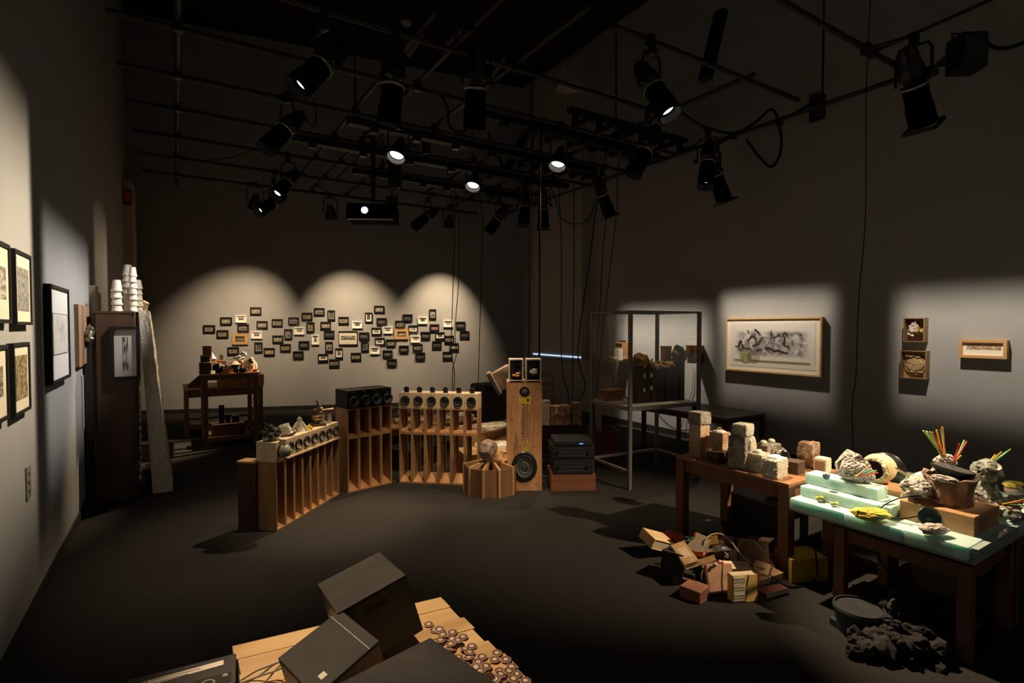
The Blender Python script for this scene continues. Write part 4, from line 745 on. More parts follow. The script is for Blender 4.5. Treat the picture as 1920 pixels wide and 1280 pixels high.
# chair
p=AY(1020,790,7.9); t=thing('wooden_chair','light wooden chair seen behind the pine tower on its right','chair',(p.x,7.9,0),-.45); cw=wood('chair wood',(.3,.16,.07),(.42,.24,.11))
for sx in (-.2,.2): part('leg',MB().box(sx-.02,sx+.02,-.2,-.16,0,.44,bev=.003),cw,t); part('leg',MB().pts([(sx-.02,.16,0),(sx+.02,.16,0),(sx+.02,.2,0),(sx-.02,.2,0),(sx-.02,.22,.86),(sx+.02,.22,.86),(sx+.02,.25,.86),(sx-.02,.25,.86)]),cw,t)
part('seat',MB().box(-.23,.23,-.22,.2,.44,.47,bev=.01),cw,t); part('back_rail',MB().box(-.19,.19,.215,.24,.76,.86,bev=.004),cw,t); part('back_rail',MB().box(-.19,.19,.205,.23,.6,.66,bev=.004),cw,t)
# row of battered books/blocks on a dark crate
p=G(1055,905); t=thing('dark_crate','long dark crate behind the amplifier stack carrying a row of battered blocks','crate',(4.15,5.85,0),-.2); part('body',MB().box(-.45,.3,-.12,.25,0,.42,bev=.004),darkwood,t); part('lid',MB().box(-.46,.31,-.13,.26,.42,.432),darkwood,t)
for k,(x0,x1,y0,y1,mt,lb) in enumerate(((1016,1030,787,831,concrete,'pale ribbed'),(1031,1050,790,824,brownrock,'dark brown, bright topped'),(1050,1068,791,826,brownrock,'brown mottled'),(1072,1089,786,826,M('grey brown striped block',(.12,.09,.06),.9,c2=(.4,.33,.22),scale=22,bump=.6),'grey green striped'))):
    a=AD((x0+x1)/2,y1,6.9); w_=(x1-x0)*.0068; hgt=(y1-y0)*.0069
    t=thing('battered_block',lb+' upright block behind the amplifier stack, %s of the row of four'%['first','second','third','last'][k],'block',Vector((a.x,a.y,.433)),-.5,'row of battered blocks'); mb=MB().box(-w_/2,w_/2,-.06,.06,0,hgt); bmesh.ops.subdivide_edges(mb.b,edges=mb.b.edges[:],cuts=5,use_grid_fill=True)
    for v_ in mb.b.verts: v_.co+=noise.noise_vector(v_.co*25+Vector((k,0,0)))*.008
    part('body',mb,mt,t); part('top_scrap',MB().rock((0,0,hgt+.004),(w_*1.1,.13,.03),k,2,.5,2),M('bright torn card',(.75,.55,.38),.8),t)
    t.location.z=.437
    if k==1: part('hanging_tag',MB().cb((.01,-.067,hgt-.05),(.028,.004,.08)),M('bright torn card',(.75,.55,.38)),t)
# brown crate + post right of them
t=thing('open_crate','reddish brown open crate on the floor behind the left leg of the glass case','crate',G(1132,858),-.5); rb=wood('red crate wood',(.12,.04,.022),(.2,.075,.04),'x')
for a in ((-.16,.16,-.16,-.145),(-.16,.16,.145,.16),(-.16,-.145,-.145,.145),(.145,.16,-.145,.145)): part('side_board',MB().box(*a,0,.38,bev=.002),rb,t)
part('floor_board',MB().box(-.144,.144,-.144,.144,0,.02),rb,t)
blk('speckled_post','square speckled tan post standing in the open crate','post',G(1127,852)+Vector((-.03,.02,.021)),(.07,.07,.72),M('speckled tan',(.35,.24,.16),.85,c2=(.6,.5,.4),scale=60,bump=.4),-.5,lid=.01)
blk('tapered_box','small reddish wedge box left of the speckled post','box',G(1108,850),(.1,.12,.36),rb,-.3,lid=.01)
# ---------------------------------------------------------------- glass display case
vN=Vector((3.98,4.02,0)); aX=Vector((.995,-.10,0)); aY=Vector((.10,.995,0)); vw,vd=.965,.68; vz,vt=.86,1.867
t=thing('display_case','tall glass display case on grey steel legs left of the framed drawing','display case',vN,math.atan2(aX.y,aX.x)); stl=M('grey painted steel',(.17,.16,.155),.45,metal=.3); s=.035
for nm_,x,y in (('leg',0,0),('leg',vw,0),('leg',vw,vd),('leg',0,vd)): part('post',MB().box(x-s/2,x+s/2,y-s/2,y+s/2,0,vt),stl,t)
for z0,z1 in ((vz-.04,vz),(vt-.02,vt)):
    for a in ((s/2,vw-s/2,-s/2,s/2),(s/2,vw-s/2,vd-s/2,vd+s/2),(-s/2,s/2,s/2,vd-s/2),(vw-s/2,vw+s/2,s/2,vd-s/2)): part('rail',MB().box(*a,z0,z1),stl,t)
for a in ((-.012,.012,s/2,vd-s/2),(vw-.012,vw+.012,s/2,vd-s/2),(.02,vw-.02,vd-.012,vd+.012)): part('low_stretcher',MB().box(*a,.17,.195),M('pale grey steel',(.34,.32,.3),.45,metal=.3),t)
part('shelf',MB().box(s/2,vw-s/2,s/2,vd-s/2,vz-.012,vz),M('grey shelf',(.3,.28,.25),.6),t)
for a in ((s/2,vw-s/2,-.003,.003),(s/2,vw-s/2,vd-.003,vd+.003),(-.003,.003,s/2,vd-s/2),(vw-.003,vw+.003,s/2,vd-s/2)): part('glass_pane',MB().box(*a,vz,vt-.02),glass_m,t)
part('glass_top',MB().box(s/2,vw-s/2,s/2,vd-s/2,vt-.009,vt-.004),glass_m,t)
for a in ((.05,.5,.03,.035),(.12,.4,.02,.022)): pass
vrz=math.atan2(aX.y,aX.x)
def V(x,y,z=vz): return vN+aX*x+aY*y+Vector((0,0,z))
dk2=wood('blackened plank',(.035,.022,.014),(.075,.045,.025)); shard=M('orange brown bark shard',(.2,.10,.04),.85,c2=(.5,.3,.13),scale=16,bump=.7)
ix=[(.1,.13,.4,.10),(.22,.12,.42,.13),(.35,.11,.38,.1),(.47,.13,.36,.14),(.6,.13,.38,.14),(.73,.12,.37,.13),(.85,.09,.42,.12)]
for k,(x,w_,h_,d) in enumerate(ix):
    x=.30+(x-.1)*.8; w_*=.82
    blk('plank_box','blackened upright plank box in the glass case, %s from the left'%oN[k],'box',V(x,.24+.02*(k%2)),(w_*.88,d,h_-.0),dk2,vrz,lid=.006,group='plank boxes in the glass case')
for k,(x,z,d,lb) in enumerate(((.16,.47,(.22,.14,.2),'large rounded bark mask at the left'),(.3,.43,(.2,.12,.1),'long flat bark shard, second from the left'),(.42,.40,(.16,.12,.09),'small bark shard with a dark peg'),(.53,.42,(.2,.13,.1),'ragged bark shard in the middle'),(.66,.42,(.24,.13,.09),'pale arched bark shard right of the middle'),(.86,.53,(.18,.15,.2),'grey bark mask at the right'))):
    t=thing('bark_shard',lb+' atop the plank boxes in the glass case','bark',V(.30+(x-.1)*.8,.25,vz+z-.02)); part('shell',MB().rock((0,0,0),d,100+k,3,.5,1.8),shard if k<5 else M('grey brown bark',(.12,.1,.07),.9,c2=(.3,.24,.17),scale=14,bump=.6),t)
    part('splinter',MB().cyl((-.02,-.02,-.02),(.03,-.03,.07),.012,.008,8),dk2,t)
blk('wood_block','orange wooden block behind the grey bark mask inside the glass case','block',V(.87,.42,vz+.002),(.1,.08,.6),midwood,vrz,lid=.008)
blk('carved_box','low reddish carved box at the left end of the glass case shelf','box',V(.16,.5),(.2,.15,.12),redb,vrz+.2,lid=.012,lidm=midwood)
t=thing('twig_bundle','small bundle of bent tan twigs at the left corner of the glass case shelf','twigs',V(.04,.6)); 
for k in range(8): part('twig',MB().cyl((R.uniform(-.02,.03),R.uniform(-.03,.03),.002),(R.uniform(-.02,.06),R.uniform(-.03,.03),.13),.006),shard,t)
for k in range(4): solo('plaster_knob',MB().rock((0,0,0),(.04,.04,.06),120+k,2,.3),paper,['upper left','lower left','upper right','lower right'][k]+' white plaster knob in the gaps between the plank boxes','knob',smooth=True,loc=V((.352,.352,.452,.452)[k],.20,vz+(.3,.14,.3,.16)[k]))
# wall boxes behind the case
def wallbox(x,y,w_,h_,d,lb):
    p=AX(x,y,RX-d); t=thing('wall_speaker',lb,'loudspeaker',(RX,p.y,p.z)); part('cabinet',MB().box(-d,-.001,-w_/2,w_/2,-h_/2,h_/2,bev=.003),midwood,t); return t
t=wallbox(1160,657,.17,.28,.2,'wooden wall speaker with a white front, seen through the left pane of the glass case')
part('white_front',MB().box(-.215,-.2,-.1,.1,-.16,.03,bev=.002),white_m,t)
part('woofer',MB().lathe([(.04,0),(.03,-.006),(0,.002)],20,Matrix.Translation((-.216,0,-.1))@Matrix.Rotation(-PI/2,4,'Y'),cap=False),black,t,smooth=True); part('tweeter',MB().lathe([(.018,0),(.012,-.004),(0,.002)],16,Matrix.Translation((-.216,0,-.02))@Matrix.Rotation(-PI/2,4,'Y'),cap=False),black,t,smooth=True)
part('recess',MB().box(-.202,-.199,-.07,.07,.06,.12),black,t); part('top_coil',MB().lathe([(.05,0),(.06,.015),(.05,.03)],18,Matrix.Translation((-.1,0,.14))),cord_m,t,smooth=True)
t=wallbox(1293,655,.14,.12,.22,'wooden box fixed to the right wall at the right edge of the glass case'); part('dark_lower',MB().box(-.2,-.001,-.06,.06,-.2,-.06,bev=.003),darkwood,t)
cable([AX(1176,650,RX-.05),AX(1180,690,RX-.02),AX(1168,725,RX-.02),AX(1163,760,RX-.02),AX(1152,790,RX-.02)],'thin cable running down the wall below the wall speaker with the white front',.004)
cable([AX(1300,690,RX-.02),AX(1298,730,RX-.02),AX(1286,770,RX-.02),AX(1278,800,RX-.05)],'thin cable running down the wall at the right edge of the glass case',.004)
# dark bench by the right wall
table('black_bench','low black bench against the right wall behind the brown table',5.55,6.35,4.0,5.4,.6,.03,.05,.06,darkwood,M('dusty black top',(.05,.04,.03),.5,c2=(.12,.09,.06),scale=6),.01)
for k,(x,y,lb) in enumerate(((5.75,5.1,'small black round speaker on the left end of the black bench'),(5.85,4.7,'second small black round speaker on the black bench'))):
    t=thing('small_speaker',lb,'loudspeaker',(x,y,.6)); part('basket',MB().lathe([(.03,0),(.04,.02),(.07,.05),(.075,.055),(.06,.05),(0,.04)],20),black,t,smooth=True); part('magnet_ring',MB().lathe([(.034,.0),(.038,.012),(.034,.016)],16,cap=False),blackm,t)
cable([(5.6,5.2,.61),(5.5,5.0,.5),(5.5,4.8,.38),(5.6,4.6,.36),(5.62,4.4,.55),(5.7,4.3,.62),(5.9,4.2,.61)],'pale tangled cable drooping over the front edge of the black bench',.007,'loose_cable',tan_cord)
# ---------------------------------------------------------------- right wall pictures
art=pic('large ink and wash drawing',(.66,.61,.55),(.02,.018,.018),(.33,.29,.28),(9,9,4.2),(.10,.9,.27,.80),lo=.33,hi=.68,detail=8,seed=51,band=(.05,.95,.10,.155,(.26,.17,.08)),soft=.07,warp=1.5)
oak=wood('light oak frame',(.5,.30,.13),(.62,.4,.19),'y')
wallpic(((1541,592.5),(1360.5,597),(1540,705.5),(1360.5,694.5)),'large ink drawing in a light oak frame on the right wall',.022,.05,oak,M('drawing margin',(.78,.70,.56),.85),(.055,.055,.05,.05),art,RX,-1,rec=.2)
# ring motif and mossy disc of the drawing
tb=[o for o in bpy.data.objects if o.get('label','').startswith('large ink drawing')][0]; pr=[c for c in tb.children if c.name.startswith('print')][0]; bb=[Vector(v_) for v_ in pr.bound_box]; xa=min(v_.x for v_ in bb);xb=max(v_.x for v_ in bb);za=min(v_.z for v_ in bb);zb=max(v_.z for v_ in bb);yy=min(v_.y for v_ in bb)
def PT(fx,fz,o_=.0008): return Vector((xa+(xb-xa)*fx,yy-o_,za+(zb-za)*fz))
mb=MB()
for r_ in (.025,.045,.065,.085): mb.lathe([(r_-.006,0),(r_,0)],28,Matrix.Translation(PT(.30,.23,.003))@RX90,cap=False)
part('ring_motif',mb,M('brown ink rings',(.3,.22,.15),.8),tb); part('moss_disc',MB().lathe([(0,0),(.085,0)],20,Matrix.Translation(PT(.2,.22,.003))@RX90,jit=0,cap=False),M('moss wash',(.2,.19,.07),.9,c2=(.36,.33,.2),scale=40),tb)
def brush(pts,r_):
    mb=MB(); P=[PT(*p,.002) for p in pts]; Q=[]
    for i in range(len(P)-1):
        a=P[max(i-1,0)];b_=P[i];c=P[i+1];d=P[min(i+2,len(P)-1)]
        for k in range(8):
            u_=k/8; Q.append(.5*((2*b_)+(c-a)*u_+(2*a-5*b_+4*c-d)*u_*u_+(3*b_-a-3*c+d)*u_**3))
    for i in range(len(Q)-1):
        a,b_=Q[i],Q[i+1]; n_=Vector((-(b_-a).z,0,(b_-a).x)); 
        if n_.length<1e-6: continue
        n_=n_.normalized()*r_*(.6+.8*abs(noise.noise(Q[i]*9))); vs=[mb.b.verts.new(q_) for q_ in (a-n_,b_-n_,b_+n_,a+n_)]; mb.b.faces.new(vs)
    return part('brush_stroke',mb,M('black brush ink',(.03,.027,.027),.8),tb)
brush([(.44,.43),(.50,.44),(.54,.38),(.60,.39),(.66,.35),(.71,.34)],.016); brush([(.72,.48),(.66,.52),(.67,.66),(.65,.74),(.68,.78),(.70,.7)],.013); brush([(.51,.83),(.51,.62)],.010); brush([(.51,.74),(.55,.68),(.59,.72)],.010)
brush([(.06,.46),(.11,.46),(.13,.6),(.10,.42),(.15,.36)],.013); brush([(.15,.58),(.15,.48),(.2,.4),(.25,.42),(.28,.34)],.013); brush([(.25,.66),(.29,.7),(.33,.62),(.32,.5),(.28,.48)],.014); brush([(.23,.56),(.24,.62),(.27,.66)],.010); brush([(.31,.86),(.36,.78),(.38,.74)],.016); brush([(.36,.54),(.39,.62),(.41,.68)],.012); brush([(.22,.84),(.24,.74)],.010)
wallpic(((1889,637.5),(1797.5,636.5),(1887,673),(1797.5,670)),'long narrow orange wood box frame with a colourful strip, on the right wall',.026,.07,orange,M('white inner mat',(.78,.72,.6),.85),(.03,.02,.055,.02),pic('colourful strip print',(.55,.42,.2),(.07,.06,.05),(.35,.2,.13),(14,14,3.5),(-.2,1.2,-.2,1.2),seed=61,lo=.3,hi=.6),RX,-1,rec=.3)
def relief(c,lb,kind):
    P=[AX(px,py,RX-.09) for px,py in c]; y0=(P[0].y+P[2].y)/2;y1=(P[1].y+P[3].y)/2; z1=(P[0].z+P[1].z)/2;z0=(P[2].z+P[3].z)/2; w_=abs(y1-y0);h_=z1-z0
    t=thing('box_relief',lb,'wall relief',(RX,(y0+y1)/2,(z0+z1)/2),-PI/2); bw=wood('rusty brown box',(.16,.08,.035),(.3,.17,.08))
    part('back_board',MB().box(-w_/2,w_/2,-.012,-.001,-h_/2,h_/2),bw,t)
    for a in ((-w_/2,w_/2,h_/2-.01,h_/2),(-w_/2,w_/2,-h_/2,-h_/2+.01),(-w_/2,-w_/2+.01,-h_/2+.01,h_/2-.01),(w_/2-.01,w_/2,-h_/2+.01,h_/2-.01)): part('side_board',MB().box(a[0],a[1],-.09,-.012,a[2],a[3]),bw,t)
    W=w_/.3; Mx=Matrix.Scale(W,4)
    if kind==0:
        part('white_crumple',MB().rock((-.02*W,-.06,.03*W),(.13*W,.06,.18*W),130,3,.7,2.2),M('pinkish white crumple',(.6,.5,.46),.5,c2=(.25,.2,.12),scale=14),t); part('brass_lump',MB().rock((.05*W,-.055,-.01),(.12*W,.06,.13*W),131,3,.7,2.2),M('dull brass lump',(.4,.26,.07),.3,metal=.6),t); part('pale_stick',MB().cyl((-.1*W,-.07,-.06*W),(-.02*W,-.06,-.1*W),.009,.011),paper,t)
    else:
        ear=M('ochre cracked clay',(.24,.15,.06),.85,c2=(.42,.29,.13),scale=9,bump=.9)
        part('clay_disc',MB().lathe([(0,.03),(.08,.028),(.1,.02),(.105,0)],28,Matrix.Translation((0,-.04,.0))@Mx@RX90,jit=.03,cap=False),ear,t); part('clay_ring',MB().lathe([(.125,0),(.135,.03),(.15,.03),(.16,0)],28,Matrix.Translation((0,-.03,-.0))@Matrix.Scale(W*.84,4)@RX90,jit=.05,cap=False),ear,t)
        part('clay_bed',MB().box(-w_/2+.01,w_/2-.01,-.03,-.012,-h_/2+.01,h_/2-.01),ear,t)
        for k in range(8): part('clay_lump',MB().rock((R.uniform(-.1,.1)*W,-.05,R.choice((-1,1))*R.uniform(.1,.12)*W),(.07*W,.04,.035*W),140+k,2,.5,2),ear,t)
    return t
relief(((1734,595),(1693,596.5),(1733,641),(1694,641)),'upper rusty open box with a white and brass crumple on the right wall',0)
relief(((1736,657.5),(1687,657),(1737,711),(1689,709)),'lower ochre clay relief with a ring on the right wall',1)
# ---------------------------------------------------------------- brown table with concrete blocks
hT=.65; X0,X1,Y0,Y1=3.44,4.09,2.0,2.95
table('brown_table','reddish brown wooden table carrying the rough concrete blocks',X0,X1,Y0,Y1,hT,.022,.075,.1,tablewood,tabletop_m,.0)
def cblock(name,lb,x,y,d,mat,rz=0,z=hT,bx=.8,amp=.09,seed=0,sub=4,a2=.05,par_=None):
    """rough block standing at pixel x,y (its foot centre) with size d"""
    p=G(x,y,z); t=thing(name,lb,'concrete block',p,rz); part('block',MB().rock((0,0,d[2]/2*.96),d,seed,sub,amp,1.5,0,bx,a2),mat,t); return t
def B(x,y,z=hT): return G(x,y,z)
grc=M('grey concrete',(.20,.19,.17),.95,c2=(.42,.39,.34),scale=22,bump=.8,bs=60); palec=M('pale granular concrete',(.42,.39,.32),.95,c2=(.74,.69,.58),scale=70,bump=1.,bs=90); stain=M('rust stained concrete',(.4,.24,.13),.95,c2=(.62,.5,.36),scale=9,bump=.7,bs=60); dkb=M('dark brown block',(.05,.03,.02),.8,c2=(.1,.06,.035),scale=14)
def rb_(name,lb,c,d,mat,rz=0,seed=0,a2=.02,amp=.04,bx=.92,cat='concrete block',extra=None):
    t=thing(name,lb,cat,c,rz); mb=MB().rock((0,0,d[2]/2),(d[0],d[1],d[2]),seed,4,amp,1.6,0,bx,a2); zmin=min(v_.co.z for v_ in mb.b.verts)
    for v_ in mb.b.verts:
        v_.co.z-=zmin
        if v_.co.z<.01: v_.co.z=0
    part('body',mb,mat,t)
    if extra: extra(t,d)
    return t
def topchip(mat,s_=.6,z_=.02):
    def f(t,d): part('top_chip',MB().rock((0,0,d[2]+z_*.3),(d[0]*s_,d[1]*s_,z_*2),9,2,.4,2),mat,t)
    return f
p=B(1311,855); rb_('concrete_post','tall stained concrete post at the left end of the brown table',p,(.125,.12,.265),stain,0,1)
rb_('capstone','grey concrete cap with a black driver, set on the tall stained post',p+Vector((.0,0,.268)),(.135,.13,.095),grc,0,2,extra=lambda t,d: part('black_driver',MB().cyl((.06,-.01,.05),(.085,-.02,.05),.035,.04,16),black,t))
p=B(1352,866); rb_('dark_block','low dark brown block behind the tall grey block, left',p+Vector((0,.02,0)),(.16,.12,.085),dkb,0,3)
rb_('stained_block','orange brown stained block on the low dark block, wire on its top',p+Vector((.05,.05,.088)),(.12,.12,.135),stain,.1,4,extra=lambda t,d:(part('top_chip',MB().rock((0,0,d[2]),(.11,.11,.03),9,2,.3,2),ghost,t),part('wire',MB().tube([(-.05,0,d[2]),(-.04,0,d[2]+.03),(0,0,d[2]+.035),(.03,0,d[2]+.015)],.003,5),tan_cord,t)))
p=B(1336,838); rb_('dark_block','small dark block with a pale edge right behind the tall stained post',p+Vector((.02,.05,0)),(.1,.12,.12),dkb,0,5,extra=topchip(tan,.9,.008))
p=B(1393,878); rb_('concrete_block','tall grey and white block in the middle of the brown table',p+Vector((0,.02,0)),(.13,.14,.245),grc,.1,6,a2=.03,extra=lambda t,d:(part('pale_side',MB().rock((.03,-.045,d[2]*.55),(.1,.08,d[2]*.85),11,3,.12,2,0,.8,.05),palec,t)))
rb_('capstone','rounded pale concrete cap on the tall middle block',p+Vector((.01,.01,.25)),(.135,.12,.085),palec,.15,7,bx=.75)
rb_('stepped_block','stepped stained block behind the tall middle block',p+Vector((.13,.06,0)),(.1,.1,.18),stain,.1,8)
p=B(1426,884); rb_('concrete_block','low pale block left of the front granular one, a bead on top',p+Vector((.02,.03,0)),(.14,.12,.13),palec,.1,10,extra=topchip(ghost,.5,.02))
p=B(1457,896); rb_('granular_block','front granular white block at the near edge of the brown table',p+Vector((.02,.03,0)),(.17,.115,.135),palec,.12,12,a2=.05,extra=topchip(ghost,.8,.014))
p=B(1452,862); rb_('flat_block','flat grey block with two pale balls at the back of the brown table',p+Vector((.1,.12,0)),(.2,.12,.1),grc,0,13,extra=lambda t,d:[part('ball',MB().rock((x_,0,d[2]+.012),(.06,.06,.04),14,2,.15),paper,t,smooth=True) for x_ in (-.06,.05)])
p=B(1498,888); t=blk('dark_cube','smooth dark cube under the metal bowl on the brown table','block',p+Vector((.0,.04,0)),(.11,.11,.085),dkb,.1,lid=.003)
t=thing('metal_bowl','shiny tilted metal bowl with a thin arm behind the dark cube','bowl',p+Vector((-.02,.13,.11)),rot=(.9,-.3,0)); part('bowl',MB().lathe([(0,-.045),(.04,-.038),(.065,-.015),(.075,.01),(.07,.01),(.055,-.012),(.03,-.03),(0,-.036)],28,cap=False),chrome,t,smooth=True); part('arm',MB().cyl((.07,0,0),(.16,-.12,-.12),.004),M('copper wire',(.5,.28,.15),.4,metal=.7),t)
p=B(1519,878); rb_('tall_stone','tall brown and white mottled stone at the right end of the brown table',p+Vector((.03,.03,0)),(.13,.12,.19),brownrock,.1,15,amp=.12,a2=.06,bx=.8)
p=B(1543,885); rb_('rounded_block','small rounded cream block with a brown side at the right end of the brown table',p+Vector((.01,.01,0)),(.1,.09,.105),M('cream stained block',(.55,.48,.36),.9,c2=(.7,.63,.5),scale=12,bump=.4),.1,16,amp=.03,a2=.005,bx=.85,extra=lambda t,d: part('brown_face',MB().box(-d[0]/2-.002,-d[0]/2+.003,-.03,.03,.012,d[2]-.02),M('brown stain',(.32,.18,.1),.8),t))
# ---------------------------------------------------------------- foam table
fx0,fx1,fy0,fy1,hz=3.32,4.75,1.0,1.68,.525
t=table('foam_table','dark wooden table at the right edge holding the mint green foam slabs',3.34,3.96,1.0,1.66,hz-.008,.02,.06,.08,tablewood,blackm,.0)
t2=table('foam_table','second dark wooden table cut by the right edge, continuing the foam surface',4.0,4.9,1.0,1.66,hz-.008,.02,.06,.08,tablewood,blackm,.0)
solo('glass_sheet',MB().box(3.33,4.8,.985,1.9,hz-.006,hz-.001),M('white backed sheet',(.45,.5,.5),.15),'thin glossy sheet under the mint foam slabs','sheet')
mint=M('mint green foam',(.54,.76,.72),.75,c2=(.64,.83,.80),scale=30,bump=.12,bs=120,sss=.45)
def slab(lb,x0,x1,y0,y1,z0,z1,bev=.01): return solo('foam_block',MB().box(x0,x1,y0,y1,z0,z1,bev=bev),mint,lb,'foam block','mint foam blocks',smooth=True)
Ys=[G(x_,y_,.6).y for x_,y_ in ((1487,941),(1575,975),(1672,1002),(1790,1030))]
slab('mint foam block at the far left corner of the foam surface',3.33,3.8,1.60,1.93,hz,.598)
slab('mint foam block, second along the front edge of the foam surface',3.325,3.8,1.30,1.598,hz,.596)
slab('mint foam block at the near corner of the foam surface',3.33,3.9,1.012,1.298,hz,.598)
slab('mint foam block beyond the sawn wooden block at the right edge',3.96,4.7,1.0,1.5,hz,.59); slab('mint foam block filling the back of the foam surface',3.81,4.7,1.52,1.9,hz,.596)
slab('long mint foam block of the second layer',3.43,3.7,1.40,1.92,.599,.665); slab('narrow mint foam block topmost at the back left',3.505,3.64,1.50,1.93,.666,.735)
slab('small upright mint foam block at the back right behind the driver pot',4.25,4.4,1.48,1.6,.6,.70)
t=thing('acrylic_sheets','stack of clear acrylic sheets along the near right edge of the foam','acrylic sheets',(3.93,.996,hz))
for k in range(5): part('sheet',MB().box(-.58,.02,-.012-.001*k,.012,.002+k*.014,.012+k*.014),M('clear green acrylic',(.5,.6,.56),.12,spec=.8),t)
# sawn blocks
saw=wood('sawn orange timber',(.46,.25,.11),(.60,.36,.18),'x',10,.6)
za=.599; bx0,bx1,by0,by1=3.52,3.89,1.05,1.39
def timber(lb,x0,x1,y0,y1,z0,z1): 
    t=thing('timber_block',lb,'timber block',((x0+x1)/2,(y0+y1)/2,z0)); part('block',MB().box(-(x1-x0)/2,(x1-x0)/2,-(y1-y0)/2,(y1-y0)/2,0,z1-z0,bev=.002),saw,t)
    mb=MB()
    for k in range(9): mb.cb((-(x1-x0)/2+.03+k*(x1-x0-.06)/8,-(y1-y0)/2-.0005,(z1-z0)/2),(.0015,.001,(z1-z0)*.8))
    part('saw_marks',mb,M('saw mark',(.27,.14,.06),.8),t); return t
timber('large orange timber block near the table corner carrying the bark pot',bx0,bx1,by0,by1,za,.70)
timber('smaller orange timber block behind the narrow foam block',3.72,3.92,1.47,1.82,.60,.69)
# bark pot with driver
q=G(1793,944,.70); q=Vector((3.71,1.215,.70)); t=thing('bark_pot','hollow weathered bark pot with a black speaker driver tilted on its rim','bark pot',q)
prof=[(.098,0),(.104,.02),(.106,.06),(.112,.11),(.118,.15),(.123,.16),(.112,.164),(.10,.15),(.095,.06),(.09,.02)]
mb=MB().lathe(prof,40,Matrix.Scale(1.12,4,(1,0,0)),jit=.014,cap=False); 
for v_ in mb.b.verts: v_.co+=noise.noise_vector(v_.co*16)*.022*(.4+v_.co.z/.16); v_.co.z=max(v_.co.z,0)
part('shell',mb,boneless,t); part('inner_floor',MB().lathe([(0,.05),(.098,.05)],24,cap=False),black,t)
part('porous_rim',MB().rock((-.105,.0,.15),(.06,.13,.04),151,3,.4,2,0,0,.2),pumice,t)
D=Matrix.Translation((.02,-.0,.182))@Matrix.Scale(.9,4)@Euler((.14,.12,0)).to_matrix().to_4x4()
part('driver_cone',MB().lathe([(.0,-.005),(.03,-.012),(.07,.012),(.09,.018),(.1,.014)],36,D,cap=False),cone,t,smooth=True); part('driver_rim',MB().lathe([(.1,.012),(.108,.018),(.115,.014),(.112,.0),(.07,-.035),(.055,-.07)],36,D,cap=False),black,t,smooth=True); part('dust_cap',MB().lathe([(.035,-.008),(.02,.004),(0,.008)],20,D,cap=False),blackm,t,smooth=True)
# drum horn with ripped rim
q=G(1650,905,.70); t=thing('paper_drum','cream fluted drum with a ripped mouth lying on the smaller timber block','drum',Vector((3.80,1.63,.692+.095)),rot=(0,0,0)); ax=Vector((-.93,-.12,.06)).normalized(); D=ax.to_track_quat('Z','Y').to_matrix().to_4x4()
crm=M('cream crackled drum skin',(.5,.4,.22),.8,c2=(.66,.56,.34),scale=8,bump=.4,bs=40,st=(1,1,.2))
part('skin',MB().lathe([(.06,-.1),(.088,-.085),(.094,-.02),(.088,.03),(.078,.055),(.07,.05),(.075,-.02)],40,D,cap=False),crm,t,smooth=True)
mb=MB().lathe([(.074,.045),(.082,.07),(.072,.10),(.064,.105),(.06,.07)],36,D,jit=.10,cap=False); part('ripped_rim',mb,M('pleated grey paper',(.3,.25,.16),.9,c2=(.6,.52,.36),scale=30,bump=.8),t); part('dark_inside',MB().lathe([(0,.0),(.07,.0)],20,D,cap=False),M('brown hollow',(.06,.035,.02),.9),t)
t=thing('upright_driver','dark speaker driver standing on edge behind the cream drum','loudspeaker driver',Vector((4.0,1.66,.60+.15))); D=Vector((.9,.1,.1)).normalized().to_track_quat('Z','Y').to_matrix().to_4x4()
part('rim',MB().lathe([(.095,.0),(.105,.01),(.112,.004),(.105,-.01),(.06,-.05)],32,D,cap=False),blackm,t,smooth=True); part('cone',MB().lathe([(.095,.0),(.05,-.02),(0,-.03)],28,D,cap=False),cone,t,smooth=True); part('magnet',MB().lathe([(.05,-.08),(.05,-.05),(0,-.05)],20,D),black,t)
for k in range(4): part('basket_spoke',MB().cb(D@Vector((.075*math.cos(k*1.57),.075*math.sin(k*1.57),-.01)),(.016,.016,.03),rz=k),M('grey spoke',(.3,.28,.26),.5,metal=.4),t)
# porous stones (bowls) and straws
def stone(lb,c,d,seed,mat=pumice,rz=0,a2=.22,cup=None,nm='porous_stone'):
    t=thing(nm,lb,'stone',c,rz); mb=MB().rock((0,0,d[2]/2),d,seed,4,.3,1.5,0,0,a2*.6); zm=min(v_.co.z for v_ in mb.b.verts)
    for v_ in mb.b.verts: v_.co.z-=zm
    part('stone_body',mb,mat,t)
    if cup: part('hollow',MB().lathe([(0,.0),(cup[3]*.6,.004),(cup[3],.02),(cup[3]*1.15,.024),(cup[3]*1.2,.005)],22,Matrix.Translation((cup[0],cup[1],cup[2]))@Euler((cup[4],cup[5],0)).to_matrix().to_4x4(),jit=.02,cap=False),M('cream hollow',(.5,.45,.36),.9),t,smooth=True)
    return t
gg=M('grey green stone',(.12,.15,.13),.9,c2=(.38,.4,.35),scale=26,bump=.7)
t=thing('porous_stone','tall porous grey stone bowl on the narrow foam block','stone',Vector((3.575,1.68,.80)),rot=(.45,.75,.1)); mb=MB().lathe([(0,-.07),(.05,-.062),(.085,-.03),(.10,.03),(.098,.075),(.082,.08),(.078,.03),(.06,-.02),(.03,-.04),(0,-.045)],30,jit=.05,cap=False)
for v_ in mb.b.verts: v_.co+=noise.noise_vector(v_.co*28)*.016
part('stone_shell',mb,pumice,t); part('inner_lump',MB().rock((.03,.02,.0),(.07,.07,.05),159,3,.5,2,0,0,.2),pumice,t)
stone('porous stone lump at the foot of the porous stone bowl',Vector((3.60,1.60,.736)),(.09,.09,.06),161)
